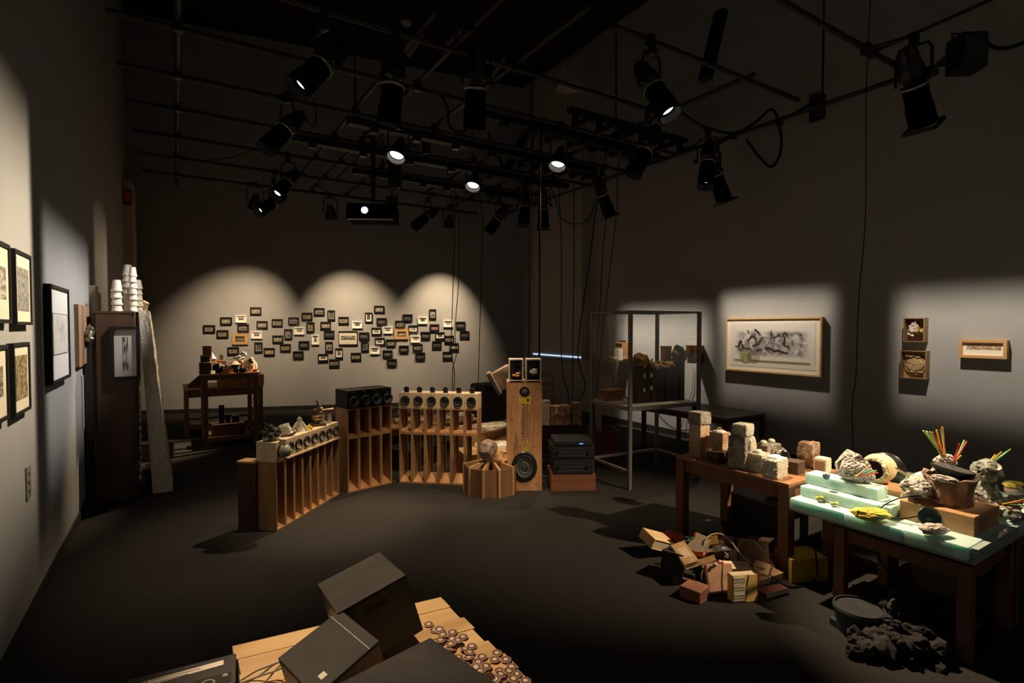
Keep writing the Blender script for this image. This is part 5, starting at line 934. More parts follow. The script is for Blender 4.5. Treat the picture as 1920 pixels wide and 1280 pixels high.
stone('porous stone with a cream cup, in front of the bark pot at the left',AD(1722,934,3.08),(.2,.15,.12),162,cup=(.03,-.04,.10,.035,.5,-.2)); stone('grey green smooth stone beneath the cream cup stone',AD(1712,936,3.14)-Vector((0,0,.03)),(.14,.1,.07),163,gg)
stone('tall porous stone behind the bark pot',Vector((AD(1757,900,3.22).x,AD(1757,900,3.22).y,.60)),(.15,.15,.22),164,rz=.3); stone('pale porous stone cup on top of the tall stone behind the bark pot',AD(1772,880,3.2),(.10,.10,.09),165)
stone('grey green stone bowl tilted at the upper right of the bark pot',AD(1850,904,3.2),(.19,.15,.13),166,gg,cup=(-.05,-.04,.10,.03,.4,-.4)); stone('block of grey stone under the tilted stone bowl',Vector((AD(1850,904,3.22).x,AD(1850,904,3.22).y,.592)),(.16,.14,.17),167,gg)
stone('porous stone heap right of the bark pot',Vector((3.99,1.18,.592)),(.16,.14,.12),168); stone('second porous stone heap with a cup holding straws at the right edge',Vector((4.1,1.08,.592)),(.15,.12,.10),169,cup=(.03,-.03,.085,.03,.3,.1)); stone('dark porous stone low at the right edge',Vector((4.02,1.02,.592)),(.12,.08,.06),170,gg)
stone('white rock with a pink tinged end near the front corner of the foam',G(1753,1006,.6)+Vector((.02,.01,0)),(.15,.07,.055),171,M('white rock',(.5,.44,.4),.8,c2=(.72,.66,.6),scale=16,bump=.5),-.5,nm='white_rock')
solo('glass_dish',MB().lathe([(.05,0),(.075,.03),(.08,.035),(.07,.03),(.04,.01),(0,.008)],26),M('teal glass dish',(.08,.16,.15),.1,spec=.8),'small teal glass dish behind the cream cup stone','dish',smooth=True,loc=(4.02,1.63,.597))
ylw=M('yellow painted foam',(.8,.62,.08),.6,c2=(.25,.36,.08),scale=7,lo=.5,hi=.6)
stone('large yellow and green painted lump near the front of the foam',G(1632,978,.598)+Vector((.02,.01,0)),(.2,.09,.07),172,ylw,-.7,nm='painted_lump')
for k,(x,y,d,lb) in enumerate(((1538,940,.055,'small yellow topped pebble cup, left one on the far left foam block'),(1564,949,.045,'small yellow topped pebble cup, right one on the far left foam block'),(1680,938,.06,'small yellow and green pebble between the foam layers'),(1902,927,.14,'yellow striped stone at the right edge'))):
    q=G(x,y,.6); t=thing('painted_pebble',lb,'stone',q); part('cup',MB().rock((0,0,d*.22),(d,d*.8,d*.45),180+k,2,.15),M('pinkish grey stone',(.42,.34,.28),.9),t,smooth=True)
    for j in range(4): part('painted_top',MB().rock(((j-1.5)*d*.2,R.uniform(-.2,.2)*d,d*.48),(d*.35,d*.5,d*.25),190+j,2,.4),M('yellow paint',(.85,.65,.1),.5) if j!=1 else M('green paint',(.12,.4,.15),.5),t)
q=G(1549,898,.735); t=thing('pebble_cup','tiny blue cup with a cream cap at the left end of the narrow foam block','cup',q); part('cup',MB().lathe([(.014,0),(.02,.012),(.021,.028)],18),M('blue glaze',(.08,.25,.5),.4),t,smooth=True); part('cap',MB().lathe([(.022,.028),(.02,.038),(0,.042)],18,jit=.03),paper,t,smooth=True)
straws={'g':(.25,.6,.12),'r':(.75,.08,.08),'o':(.85,.35,.05),'y':(.9,.65,.05),'b':(.1,.4,.5),'w':(.6,.75,.5),'m':(.5,.08,.15)}
sm={k:M({'g':'green','r':'red','o':'orange','y':'yellow','b':'teal','w':'pale green','m':'crimson'}[k]+' straw plastic',c,.4) for k,c in straws.items()}
cn={'g':'green','r':'red','o':'orange','y':'yellow','b':'teal','w':'pale green','m':'crimson'}
def bundle(foot,fz,tips,dep,lb,r_=.0045,spread=.008):
    """foot pixel and depth; tips: (px,py,colour)"""
    f_=AD(*foot,dep)
    seen={}
    for k,(x,y,c) in enumerate(tips):
        e=AD(x,y,dep+R.uniform(-.03,.03)); a=f_+Vector((R.uniform(-spread,spread),R.uniform(-spread,spread),0)); seen[c]=seen.get(c,0)+1
        w_='' if sum(1 for q_ in tips if q_[2]==c)==1 else [' first',' second',' third'][seen[c]-1]+' from the left'
        solo('straw',MB().cyl(a,e,r_,seg=8),sm[c],'%s straw%s, in the %s'%(cn[c],(',' +w_) if w_ else '',lb),'straw','drinking straws in the stones',smooth=True)
bundle((1772,862),0,((1731,807,'g'),(1737,808,'w'),(1743,809,'g'),(1748,810,'r'),(1756,806,'y'),(1764,804,'b'),(1767,799,'o')),3.18,'tall fan of straws behind the bark pot')
bundle((1790,866),0,((1799,831,'r'),(1808,825,'g'),(1813,827,'m'),(1802,854,'y')),3.15,'short bunch of straws right of the tall fan')
bundle((1845,878),0,((1867,852,'y'),(1878,847,'o'),(1888,846,'b'),(1895,842,'g')),3.25,'bunch of straws in the tilted stone bowl at right')
bundle((1728,906),0,((1679,877,'m'),(1684,882,'g'),(1700,890,'r'),(1712,890,'o')),3.12,'straws lying in the cream cup stone',.005)
bundle((1604,892),0,((1633,872,'o'),(1643,882,'g'),(1632,880,'b'),(1646,886,'r')),3.16,'straws in the porous stone bowl at left',.004)
bundle((1876,945),0,((1921,936,'y'),(1922,941,'m'),(1920,948,'g'),(1904,962,'y'),(1918,952,'r')),2.95,'straws jutting from the right edge stone',.004)
# small driver and cable
q=G(1712,990,.6); t=thing('small_driver','dark round speaker driver leaning on the large timber block','loudspeaker driver',Vector((3.49,1.235,.6+.052)),0); D=Vector((-.72,-.55,.35)).normalized().to_track_quat('Z','Y').to_matrix().to_4x4(); tl=M('dark teal black plastic',(.012,.03,.03),.35)
part('rim',MB().lathe([(.046,.0),(.052,.008),(.056,.002),(.052,-.008),(.03,-.03)],28,D,cap=False),tl,t,smooth=True); part('cone',MB().lathe([(.046,.002),(.026,-.006),(.014,-.004),(0,.0)],24,D,cap=False),tl,t,smooth=True); part('magnet',MB().lathe([(.03,-.04),(.03,-.02),(0,-.02)],20,D),black,t)
cable([(3.50,1.25,.66),AD(1690,972,3.0),AD(1668,970,3.02),AD(1650,962,3.03),AD(1648,955,3.05),AD(1670,940,3.05),AD(1700,931,3.02),AD(1740,930,3.0),AD(1760,936,2.98)],'black looping cable from the small leaning driver to the bark pot',.0035,'driver_cable')
# ---------------------------------------------------------------- book pile
def cm(c,c2=None): 
    n_='cloth cover %.2f %.2f %.2f'%c; return M(n_,c,.75,c2=c2 or tuple(min(1,v_*1.35) for v_ in c),scale=18)
page_m=M('aged page edges',(.62,.5,.3),.85,c2=(.74,.63,.42),scale=60,st=(1,1,8),bump=.3)
def book(lb,px,py,z,d,rot,cover,pages=page_m,spine=0,cat='book',nm='book',cord=False,front=None):
    """d=(x,y,thickness); px,py is the centre of the book at height z"""
    c=G(px,py,z); a,b_,h_=d[0]/2,d[1]/2,d[2]/2; t=thing(nm,lb,cat,c,rot=rot); cv=cm(cover) if isinstance(cover,tuple) else cover
    if nm=='book':
        part('page_block',MB().box(-a+.006,a-.004,-b_+.004,b_-.004,-h_+.003,h_-.003),pages,t); part('cover',MB().box(-a,a,-b_,b_,h_-.003,h_,bev=.0008).box(-a,a,-b_,b_,-h_,-h_+.003,bev=.0008).box(-a,-a+.005,-b_,b_,-h_,h_),cv,t)
    else: part('body',MB().box(-a,a,-b_,b_,-h_,h_,bev=.002),cv,t); part('lid',MB().box(-a-.001,a+.001,-b_-.001,b_+.001,h_,h_+.003,bev=.001),cv,t)
    if cord:
        part('cord',MB().tube([(-a*.2,-b_-.002,-h_),(-a*.05,-b_-.003,0),(0,-b_-.002,h_+.003),(a*.1,0,h_+.005),(a*.3,b_+.002,h_)],.0022,6).tube([(a*.6,-b_-.002,-h_),(a*.2,-b_-.003,.0),(0,-b_-.002,h_+.003)],.0022,6),cord_m,t)
    if front: part('front_label',MB().box(-a*.6,a*.6,-b_*.45,b_*.45,h_,h_+.0006),M('faded label',front,.8,c2=(.6,.42,.25),scale=60),t)
    return t
rd=math.radians
book('thick cream and yellow box-like book tilted on its edge, leftmost of the book pile',1232,1013,.10,(.20,.17,.075),(rd(10),rd(20),rd(-10)),(.62,.42,.2),cord=False,front=(.75,.55,.34))
book('small white-topped red book wedged behind the leftmost cream book',1262,1010,.08,(.11,.14,.05),(rd(8),rd(-10),rd(20)),(.42,.06,.04))
book('large black cloth box standing at the left of the book pile',1268,1056,.085,(.16,.15,.165),(0,rd(8),rd(18)),(.014,.013,.014),nm='cloth_box',cat='box')
book('long tan cloth book leaning on the black box',1284,1040,.17,(.10,.22,.04),(rd(12),rd(-16),rd(-28)),(.42,.26,.13),front=(.6,.42,.26))
book('red cover with orange streaks lying open in the pile centre left',1306,1038,.12,(.13,.15,.03),(rd(-12),rd(18),rd(15)),(.5,.09,.04),front=(.6,.3,.2))
book('pale tan book leaning right of the red cover',1322,1050,.12,(.1,.14,.035),(rd(-26),rd(20),rd(32)),(.55,.36,.19))
book('pinkish tan book behind the upright brown book',1336,1058,.12,(.1,.13,.03),(rd(-20),rd(24),rd(30)),(.5,.3,.18))
book('small black box with a tan top at the left foot of the pile',1293,1079,.03,(.10,.09,.06),(0,0,rd(22)),(.02,.018,.018),nm='cloth_box',cat='box',front=(.55,.4,.22))
book('red brown cloth book lying alone in front of the pile',1303,1108,.037,(.135,.135,.07),(0,0,rd(12)),(.24,.1,.06),pages=cm((.15,.06,.04)))
book('square pinkish brown book standing upright, bound with black cord',1349,1084,.09,(.17,.17,.035),(rd(72),0,rd(-26)),(.42,.24,.15),cord=True)
book('thick book standing open with rippled pages facing out, tied with cord',1392,1099,.085,(.165,.165,.06),(rd(88),rd(0),rd(-24)),(.62,.42,.12),pages=M('rippled pages',(.55,.48,.34),.85,c2=(.78,.7,.52),scale=14,st=(.3,.3,5),bump=.8),cord=True)
book('brown book lying flat right of the rippled book',1432,1078,.06,(.2,.14,.045),(0,rd(-5),rd(-12)),(.4,.22,.11),cord=True)
book('dark red book lying under the brown one at the right foot of the pile',1440,1104,.02,(.2,.14,.035),(0,0,rd(-8)),(.08,.02,.018),pages=M('cream pages',(.75,.65,.48),.85))
book('grey brown cloth box behind the pile centre',1310,1024,.16,(.17,.11,.06),(rd(10),rd(-22),rd(14)),(.16,.12,.085),nm='cloth_box',cat='box')
book('yellow ended book at the top of the pile',1331,1013,.18,(.1,.12,.05),(rd(-20),rd(14),rd(30)),(.55,.32,.09))
book('brown speckled box near the top of the pile',1352,1020,.15,(.17,.12,.07),(rd(-16),rd(4),rd(10)),(.24,.15,.1),nm='cloth_box',cat='box')
book('dark brown box under the chrome dish',1346,1046,.08,(.18,.16,.12),(0,0,rd(20)),(.14,.08,.055),nm='cloth_box',cat='box')
book('thick brown book with two red spines leaning in the right of the pile',1411,1036,.13,(.2,.16,.075),(rd(52),rd(0),rd(-52)),(.2,.12,.075),pages=cm((.5,.07,.06)))
book('tall thin dark book standing behind the red-spined one',1430,1026,.13,(.2,.14,.03),(rd(62),0,rd(-50)),(.06,.035,.03))
book('pink folded card standing beside the red-spined book',1381,1046,.1,(.12,.12,.01),(rd(60),rd(10),rd(-20)),(.62,.34,.24))
book('cream and pink slab lying across the pile centre',1380,1062,.12,(.2,.06,.035),(rd(30),rd(8),rd(-18)),(.66,.48,.34),front=(.7,.55,.42))
book('mustard yellow book half hidden by the table leg',1446,1053,.06,(.15,.12,.05),(rd(20),rd(-20),rd(-10)),(.6,.36,.03))
book('dark box at the bottom of the pile, mostly covered, centre',1330,1068,.04,(.2,.16,.08),(0,0,rd(10)),(.05,.03,.02),nm='cloth_box',cat='box')
book('dark box at the bottom of the pile, mostly covered, right',1405,1066,.04,(.22,.18,.08),(0,0,rd(-15)),(.06,.035,.022),nm='cloth_box',cat='box')
bk=[o for o in bpy.data.objects if o.get('label','').startswith('thick book standing open')][0]; mb=MB()
for k in range(9): mb.box(-.078,-.002,-.072+k*.0165,-.058+k*.0165,.0305,.033+.003*(k%3)/2)
part('rippled_pages',mb,M('pale page strips',(.72,.64,.48),.85,c2=(.5,.43,.3),scale=40),bk)
t=thing('chrome_dish','shiny grey oval dish on a wire stand in the middle of the pile',  'dish',G(1352,1029,.19),rot=(rd(-10),rd(8),0)); part('dish',MB().lathe([(0,.022),(.05,.018),(.066,.004),(.078,0),(.07,-.006),(0,-.012)],30,Matrix.Scale(.75,4,(0,1,0)),cap=False),M('brushed grey metal',(.42,.42,.42),.25,metal=.9),t,smooth=True); part('stem',MB().cyl((0,0,-.01),(0,0,-.07),.018,.01,12),blackm,t)
for k in range(4): part('wire_leg',MB().tube([(.01,0,-.05),(.02*math.cos(k*1.6),.02*math.sin(k*1.6),-.09),(.03*math.cos(k*1.6),.03*math.sin(k*1.6),-.11)],.0025,5),chrome,t)
t=thing('wire_curl','curled green and silver wires with a red tag at the pile top left','wire',G(1292,1014,.19)); 
for k in range(7): part('wire',MB().tube([(.012*k-.03+.02*math.cos(j*.9+k),.02*math.sin(j*.9+k),.004*j) for j in range(9)],.002,5),chrome if k%2 else M('green wire',(.08,.25,.12),.4),t)
part('red_tag',MB().cb((.07,0,.03),(.05,.012,.02),rz=.5,ry=.4),M('red tag',(.6,.07,.04),.6),t)
t=thing('wire_curl','small red and white beads with wire on the cord-bound square book','beads',G(1347,1059,.17))
for k in range(6): part('bead',MB().rock((.016*k-.04,R.uniform(-.01,.01),R.uniform(0,.02)),(.022,.02,.02),k,2,.1),M('red bead',(.5,.06,.05),.4) if k%2 else paper,t,smooth=True)
mb=MB()
for k in range(22): mb.rock((R.uniform(-.11,.11),R.uniform(-.06,.06),R.uniform(.0,.1)),(.07,.05,.04),200+k,1,.6)
solo('black_heap',mb,black,'small heap of black scraps behind the pile by the middle table leg','heap',kind='stuff',loc=G(1402,1022,.0))
def pile_cable(pts,lb,r_=.0045): cable([G(x,y,z) for x,y,z in pts],lb,r_,'pile_cord',tan_cord)
book('small red brown book poking out low between the black box and the brown front book',1276,1083,.02,(.12,.1,.035),(0,0,rd(40)),(.13,.05,.035))
book('thin tan book lying on the brown book right of the rippled one',1428,1066,.095,(.14,.1,.02),(rd(6),rd(-8),rd(24)),(.55,.36,.2))
book('thin red book tucked under the pink folded card',1368,1052,.07,(.14,.1,.025),(rd(14),rd(6),rd(-34)),(.4,.07,.05))
pile_cable([(1322,1018,.2),(1330,1004,.24),(1350,1000,.25),(1368,1012,.22),(1382,1030,.2),(1396,1046,.16),(1420,1062,.12),(1452,1070,.08)],'thick tan cord arching over the top of the pile')
pile_cable([(1380,1030,.16),(1395,1012,.22),(1415,1016,.22),(1432,1034,.18),(1445,1052,.12),(1456,1074,.06),(1450,1086,.03),(1438,1082,.03)],'tan cord looping over the red-spined book')
pile_cable([(1403,1056,.14),(1404,1072,.12),(1406,1090,.1),(1404,1100,.09),(1395,1118,.01),(1420,1125,.005)],'thin tan cord hanging down the rippled book')
pile_cable([(1415,1068,.1),(1430,1075,.08),(1434,1090,.05),(1428,1106,.01),(1415,1108,.006)],'tan cord curling to the floor at the right of the rippled book')
pile_cable([(1318,1068,.1),(1314,1080,.06),(1318,1088,.02),(1326,1080,.01)],'short tan cord loop between the small black box and the upright book')
# ---------------------------------------------------------------- under and around the tables
t=thing('black_cabinet','black cabinet under the near end of the brown table','cabinet',Vector((4.03,2.5,0)),0); part('body',MB().box(-.22,.22,-.3,.2,0,.34,bev=.006),black,t); part('top_board',MB().box(-.225,.225,-.305,.205,.34,.352,bev=.002),M('dusty dark top',(.05,.045,.04),.6),t); part('side_grille',MB().box(-.2,.2,-.31,-.3,.03,.31),M('dark fabric',(.02,.02,.02),.8,c2=(.05,.05,.04),scale=90),t)
t=thing('round_lump','pale round lump on the black cabinet beside the table leg','stone',Vector((3.98,2.42,.353))); part('shell',MB().rock((0,0,.05),(.1,.16,.1),210,3,.1),tan,t,smooth=True); part('foot',MB().rock((0,0,.012),(.12,.12,.024),211,2,.2),darkwood,t)
mb=MB()
for k in range(40): mb.rock((R.uniform(-.08,.12),R.uniform(-.1,.1),R.uniform(0,.05)),(.03,.02,.015),220+k,1,.6)
solo('shell_litter',mb,brownrock,'heap of brown chips on the black cabinet under the foam edge','chips',kind='stuff',loc=(4.1,2.25,.358))
t=thing('yellow_box','bright yellow open carton under the brown table behind its near leg','carton',G(1500,1078),-.45); yb=M('yellow carton',(.62,.42,.03),.7,c2=(.75,.53,.08),scale=8)
for a in ((-.13,.13,-.1,-.09),(-.13,.13,.09,.1),(-.13,-.12,-.09,.09),(.12,.13,-.09,.09)): part('side_panel',MB().box(*a,0,.15,bev=.001),yb,t)
part('flap',MB().box(-.13,.13,-.1,.1,.151,.156,bev=.001),yb,t); part('dark_opening',MB().box(-.135,-.131,-.05,.05,.01,.1),black,t)
cable([G(1440,1078,.02),G(1462,1094,.01),G(1490,1100,.008),G(1520,1092,.008),G(1532,1076,.05),G(1530,1040,.2),G(1526,1000,.35)],'dark cable looping on the floor round the near leg of the brown table',.006,'floor_cable')
cable([AD(1560,990,3.6),AD(1568,1020,3.55),AD(1575,1045,3.5),AD(1590,1065,3.5)],'black cable drooping under the left end of the foam table',.005); cable([G(1645,1010,.5),AD(1648,1045,3.3),AD(1665,1070,3.3),G(1690,1106,.01),G(1660,1115,.006)],'black cable hanging under the middle of the foam table to the floor',.005)
# rubble heap under the foam table
t=thing('lidded_drum','dark round flat drum at the left of the rubble heap under the foam table','drum',G(1610,1182),-.3); part('rim',MB().lathe([(.11,0),(.115,.05),(.12,.1),(.13,.125),(.125,.14),(.118,.14)],30,cap=False),M('dark teal drum',(.03,.04,.045),.5),t,smooth=True); part('lid',MB().lathe([(0,.125),(.118,.13)],30,cap=False),M('dark slate lid',(.012,.013,.015),.6,c2=(.018,.02,.022),scale=12),t); part('base_board',MB().box(-.1,.14,-.12,.1,0,.04,bev=.004),M('dark green board',(.015,.035,.03),.5),t)
rub=M('dark slate rubble',(.009,.008,.008),.9,c2=(.022,.019,.018),scale=18,bump=.6); rublab=['front','middle','back']; c0=G(1700,1195); kk=0
slots=[]
for iy in range(6):
    for ix_ in range(8):
        x=1625+ix_*24+R.uniform(-8,8)-iy*4; y=1150+iy*17+R.uniform(-5,5); h_=.17*math.exp(-((x-1705)/70.)**2-((y-1190)/45.)**2)
        slots.append((x,y,h_))
rows=['rearmost row','second row from the back','third row from the back','third row from the front','second row from the front','front row']
for k,(x,y,h_) in enumerate(slots):
    q=G(x,y); s_=R.uniform(.08,.13); solo('rubble_piece',MB().rock((0,0,0),(s_,s_*R.uniform(.6,1),s_*R.uniform(.5,.8)),230+k,3,.5,1.6,R.uniform(0,6),.2,.08),rub,'slate rubble lump under the foam table, %s, %s from the left'%(rows[k//8],(oN)[k%8]),'rubble','rubble lumps under the foam table',loc=q+Vector((0,0,h_+s_*.25)),rot=(R.uniform(-.5,.5),R.uniform(-.5,.5),0))
mb=MB()
for k in range(70):
    a=R.uniform(0,6.28);r_=abs(R.gauss(0,.11)); hh_=max(.02,.14-r_*.55); mb.rock((c0.x+math.cos(a)*r_,c0.y+math.sin(a)*r_,R.uniform(.0,hh_)),(.09,.07,.06),300+k,1,.6,1.4,a)
solo('rubble_core',mb,rub,'mass of small dark rubble filling the heap under the foam table','rubble',kind='stuff')
# tray with pale grid
a=G(1712,1122,.02); b_=G(1738,1166,.02); t=thing('grid_tray','dark tray with a pale gridded strip behind the rubble heap','tray',G(1735,1150,.0),rd(3)); 
part('tray_base',MB().box(-.05,.3,-.24,.05,0,.03,bev=.003),M('blue black tray',(.03,.034,.045),.45),t); pg=M('pale grey plastic',(.5,.5,.46),.5)
for k in range(6): part('pale_cell',MB().box(-.05+.001,.0,-.235+k*.048,-.235+k*.048+.008,.031,.036),pg,t)
part('pale_edge',MB().box(-.055,-.045,-.24,.05,.031,.037).box(-.002,.006,-.24,.05,.031,.037),pg,t)
for k in range(5): part('divider',MB().box(.05+k*.055,.054+k*.055,-.235,.045,.031,.035),M('dull grey divider',(.12,.12,.13),.5),t)
for k in range(3): part('divider',MB().box(.01,.295,-.18+k*.08,-.176+k*.08,.031,.035),M('dull grey divider',(.12,.12,.13),.5),t)
# peach cloth, log and basin at right
t=thing('peach_cutout','upright peach coloured shell-like form under the near corner of the foam table','sculpture',G(1792,1112),0); pch=M('peach shell',(.6,.36,.2),.8,c2=(.72,.48,.3),scale=6)
part('fin',MB().pts([(-.02,-.01,0),(.12,-.01,0),(.12,.01,0),(-.02,.01,0),(-.03,-.006,.17),(.01,-.006,.17),(.01,.006,.17),(-.03,.006,.17)]),pch,t); part('knobbly_top',MB().rock((-.02,0,.2),(.05,.04,.07),400,3,.6,3),pch,t); part('thin_arm',MB().tube([(-.01,0,.08),(-.06,0,.075),(-.075,0,.04)],.005,6),pch,t)
t=thing('basin','dark oval basin under the right end of the foam table','basin',Vector((4.2,1.33,0))); part('wall',MB().lathe([(.2,0),(.24,.1),(.26,.2),(.25,.2),(.22,.1)],32,cap=False),M('brown grey basin',(.16,.11,.075),.7),t,smooth=True); part('floor_disc',MB().lathe([(0,.012),(.2,.015)],28),darkwood,t)
t=thing('driftwood_lump','big grey brown lump of driftwood resting in the basin','driftwood',Vector((4.2,1.33,.1))); part('body',MB().rock((0,0,.12),(.42,.3,.24),410,4,.4,1.6,.3,0,.08),M('weathered driftwood',(.14,.1,.07),.9,c2=(.46,.37,.26),scale=8,st=(1,.3,1),bump=.8),t); part('branch_stub',MB().rock((-.15,-.05,.1),(.12,.1,.1),411,3,.5),M('weathered driftwood',(.14,.1,.07)),t)
# ---------------------------------------------------------------- foreground: plank table with black boxes
zP=1.0
t=thing('plinth_table','black plinth table in the foreground under the pale boards','table',(.24,.72,0)); part('top',MB().box(-.36,.335,-.6,.52,zP-.03,zP-.015,bev=.002),black,t); part('body',MB().box(-.33,.31,-.57,.49,.0,zP-.03),black,t)
pb=M('pale worn board',(.42,.24,.1),.6,c2=(.66,.43,.2),scale=11,st=(.14,1,1),bump=.15)
edges=[1.297,1.239,1.180,1.124,1.066,1.008,.950,.892,.83,.765,.70]; t=thing('board_deck','pale worn pine boards laid side by side in the foreground','boards',(0,0,zP))
for k in range(10):
    sh=(.004,.0,.006,-.002,.003,.008,.0,.004,.0,.0)[k]; x0=.094+(0,.006,.003,.01,.0,.004,.008,.0,.004,.0)[k]; x1=.566+.0025*k+sh; a=(x1-.094)*.0
    ln=part('board',MB().pts([(x0,edges[k+1]+.004+.05*.0,-.0145),(x1,edges[k+1]-.045,-.0145),(x1,edges[k]-.046,-.0145),(x0,edges[k]+.003,-.0145),(x0,edges[k+1]+.004,-.001*(k%2)),(x1,edges[k+1]-.045,-.001*(k%2)),(x1,edges[k]-.046,-.001*(k%2)),(x0,edges[k]+.003,-.001*(k%2))]),pb,t)
part('knot',MB().cyl((.53,.965,-.0005),(.53,.965,.0004),.007,seg=10),M('brown knot',(.2,.09,.035),.7),t)
# video cassette
va,vb,vc=G(236,1264,1.01),G(437,1215,1.01),G(446,1282,1.01); t=thing('video_cassette','black video cassette with a torn white label at the lower left','video cassette',Vector((-.001,1.205,zP-.0145)),math.atan2((vb-va).y,(vb-va).x)); sh=M('black cassette shell',(.02,.018,.017),.55)
part('shell',MB().box(-.094,.094,-.05,.052,0,.025,bev=.0015),sh,t); tx=M('torn white label',(.85,.76,.64),.7)
lb_=part('label',MB().pts([(-.066,.012,.0250),(.071,.020,.0250),(.071,.037,.0250),(-.066,.030,.0250),(-.066,.012,.0256),(.071,.020,.0256),(.071,.037,.0256),(-.066,.030,.0256)]),tx,t,'torn white label')
mb=MB().box(-.062,-.058,.0155,.0275,.0256,.0259).box(-.058,.01,.0165,.0185,.0256,.0259)
mb.box(-.055,.03,.026,.0275,.0256,.0259); o=O('label_line',mb.mesh('label_line',M('label ink',(.1,.06,.05),.8)),lb_)
part('reel_window',MB().box(.02,.086,-.046,-.012,.0251,.0256),M('smoky window',(.05,.045,.04),.15),t); part('reel_window',MB().box(-.06,-.005,-.046,-.012,.0251,.0256),M('smoky window',(.05,.045,.04)),t)
rl=part('reel',MB().lathe([(.010,.0257),(.011,.0262),(.012,.0262),(.013,.0257)],28,Matrix.Translation((.045,-.032,0)),cap=False),M('dull white reel',(.3,.28,.26),.5),t); part('hub',MB().cyl((.075,-.02,.0256),(.075,-.02,.0266),.005),M('dull white reel',(.3,.28,.26)),t)
# three black boxes
bx_m=M('scuffed black box paint',(.024,.022,.02),.7,c2=(.042,.038,.033),scale=9,bump=.08,spec=.25,lo=.4,hi=.75); bx_d=M('dark blue-black side',(.012,.012,.016),.45)
def fitbox(lb,c,rot,d,top=True,slot=None,sticker=None,band=False):
    t=thing('black_box',lb,'box',Vector(c),rot=tuple(rd(a) for a in rot)); a,b_,h_=[v_/2 for v_ in d]
    part('body',MB().box(-a,a,-b_,b_,-h_,h_-.004,bev=.002),bx_d,t); part('face_panel',MB().box(-a,a,-b_,b_,h_-.004,h_,bev=.0015),bx_m,t)
    if slot: part('slot',MB().cb(*slot),black,t)
    if sticker: part('sticker',MB().cb(*sticker),paper,t,'small white square sticker')
    if band: part('edge_band',MB().box(-a,a,b_-.022,b_-.0205,h_,h_+.0008),bx_d,t)
    return t
fitbox('black box farthest back on the boards, scuffed top and slotted side',(.346,1.133,1.092),(-5,-15.7,1.1),(.148,.177,.128),slot=((.0,-.0890,.035),(.05,.002,.009)))
fitbox('black box leaning in the middle with a small white square sticker',(.236,.990,1.075),(17.2,7.1,-71.6),(.126,.131,.085),sticker=((.038,-.036,.0428),(.012,.012,.001)),band=True)
q=G(807,1196,1.16); u=Vector((math.cos(rd(-167.4)),math.sin(rd(-167.4)),0)); v=Vector((u.y,-u.x,0))*-1; v=Vector((math.cos(rd(-77.4)),math.sin(rd(-77.4)),0)); c=q+u*.09+v*.09
t=fitbox('large black box nearest the camera at the bottom edge',(c.x,c.y,zP+.0825-.0),(0,0,12.6),(.18,.18,.158))
for k,pts in enumerate(([(452,1275),(480,1258),(505,1248),(535,1236)],[(455,1279),(490,1266),(515,1258),(536,1248)],[(495,1282),(505,1270),(520,1252),(536,1238)],[(462,1280),(492,1262),(516,1244),(534,1238)])):
    cable([G(x,y,zP+.004+.012*j) for j,(x,y) in enumerate(pts)],['uppermost','second','lowest steep','thin middle'][k]+' grey wire running from the cassette side to the stickered box',.0018,'thin_wire',M('grey wire',(.35,.31,.27),.5,metal=.3))
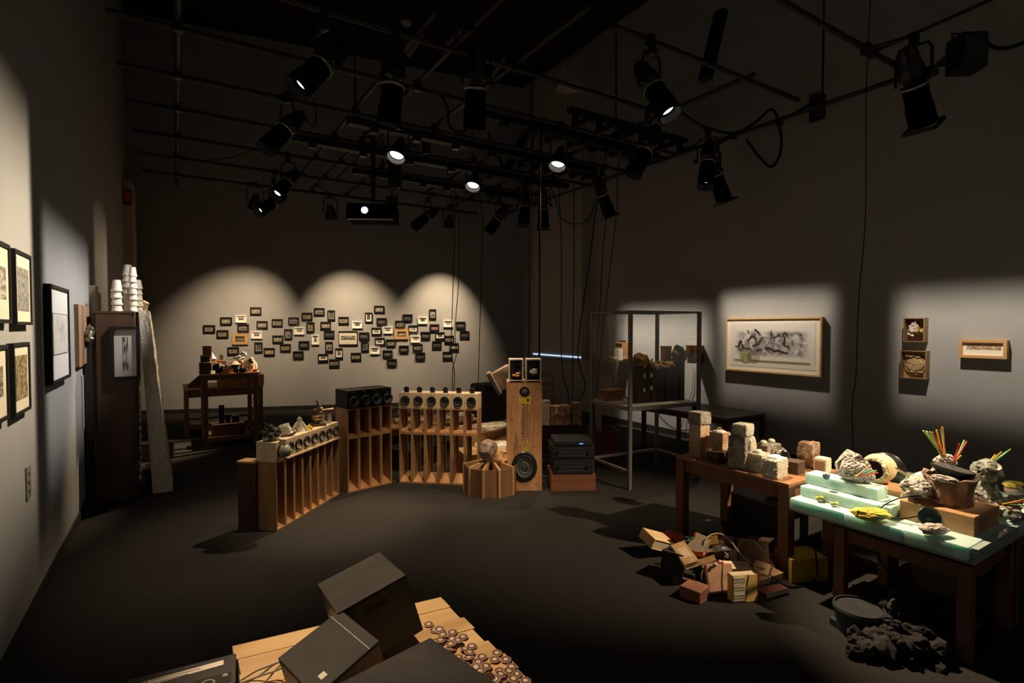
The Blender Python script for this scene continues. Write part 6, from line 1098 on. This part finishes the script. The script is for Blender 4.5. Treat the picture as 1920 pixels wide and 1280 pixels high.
# wooden discs
d_body=M('dark brown bark rim',(.09,.04,.03),.7,c2=(.16,.08,.06),scale=30); d_mid=M('tan ring',(.5,.33,.2),.7); d_c=M('cream button centre',(.72,.55,.38),.6); d_ring=M('brown disc',(.10,.045,.035),.6,c2=(.16,.08,.065),scale=90)
me_db=MB().lathe([(.0106,0),(.0106,.0022)],24).mesh('disc_body',d_ring); me_dr=MB().lathe([(.0104,.0003),(.0114,.0006),(.0114,.0019),(.0104,.0023)],24,cap=False).mesh('tan_edge',d_mid); me_dc=MB().lathe([(.0048,.0021),(.0046,.0025)],16).mesh('cream_centre',d_c); me_dh=MB().lathe([(.0011,.0024),(.0011,.0027)],8).mesh('centre_hole',M('tiny dark hole',(.15,.06,.03),.8))
dn=0
def disc(px,py,z=zP+.0005,tilt=(0,0),lb=''):
    global dn
    q=G(px,py,z+.0006); t=thing('wooden_disc',lb,'disc',q,rot=(tilt[0],tilt[1],R.uniform(0,6)),group='brown discs on the boards'); O('disc_body',me_db,t); O('tan_edge',me_dr,t); c_=O('cream_centre',me_dc,t); O('centre_hole',me_dh,c_); dn+=1
k7=7.11
first=[(310,505),(390,580),(455,573),(628,613),(498,645),(768,672),(470,715),(620,700),(700,720),(603,770),(605,825),(885,797),(792,832),(855,878),(700,950),(845,950),(1022,938),(1220,888),(1190,975),(1340,975),(785,1045),(970,1010),(1075,1063),(1415,1070),(940,1075),(1480,1170),(1255,1130),(830,1120),(1000,1130),(900,1180),(950,1215),(1300,1240),(1600,1260),(1270,1170),(1380,1130),(1010,1250),(1130,1240),(1440,1230),(1200,1240)]
for i,(x,y) in enumerate(first):
    px_,py_=760+x/k7,1100+y/k7; ov=sum(1 for (a,b_) in first[:i] if abs(a-x)<110 and abs(b_-y)<75)
    rk=sum(1 for (a,b_) in first if (b_,a)<(y,x))
    row_=rk//6; nm_=['topmost','second','third','fourth','fifth','sixth','lowest'][min(row_,6)]
    disc(px_,py_,zP+.0005+.003*ov,(R.uniform(-.25,.25)*(ov>0),R.uniform(-.25,.25)*(ov>0)),'brown disc with cream centre, %s group of six from the top, %s highest'%(nm_,['very','second','third','fourth','fifth','sixth'][rk%6]))
t=thing('wooden_disc','pinkish plain disc standing on edge among the lowest discs','disc',G(917,1272,zP+.013),rot=(1.2,0,-.4)); part('disc_body',MB().lathe([(0,-.002),(.0115,-.002),(.012,.002),(0,.0022)],22),M('pinkish plain disc',(.35,.2,.16),.6),t,smooth=True); part('cut_notch',MB().cyl((0,-.004,.0022),(0,-.004,.0028),.003),d_c,t)
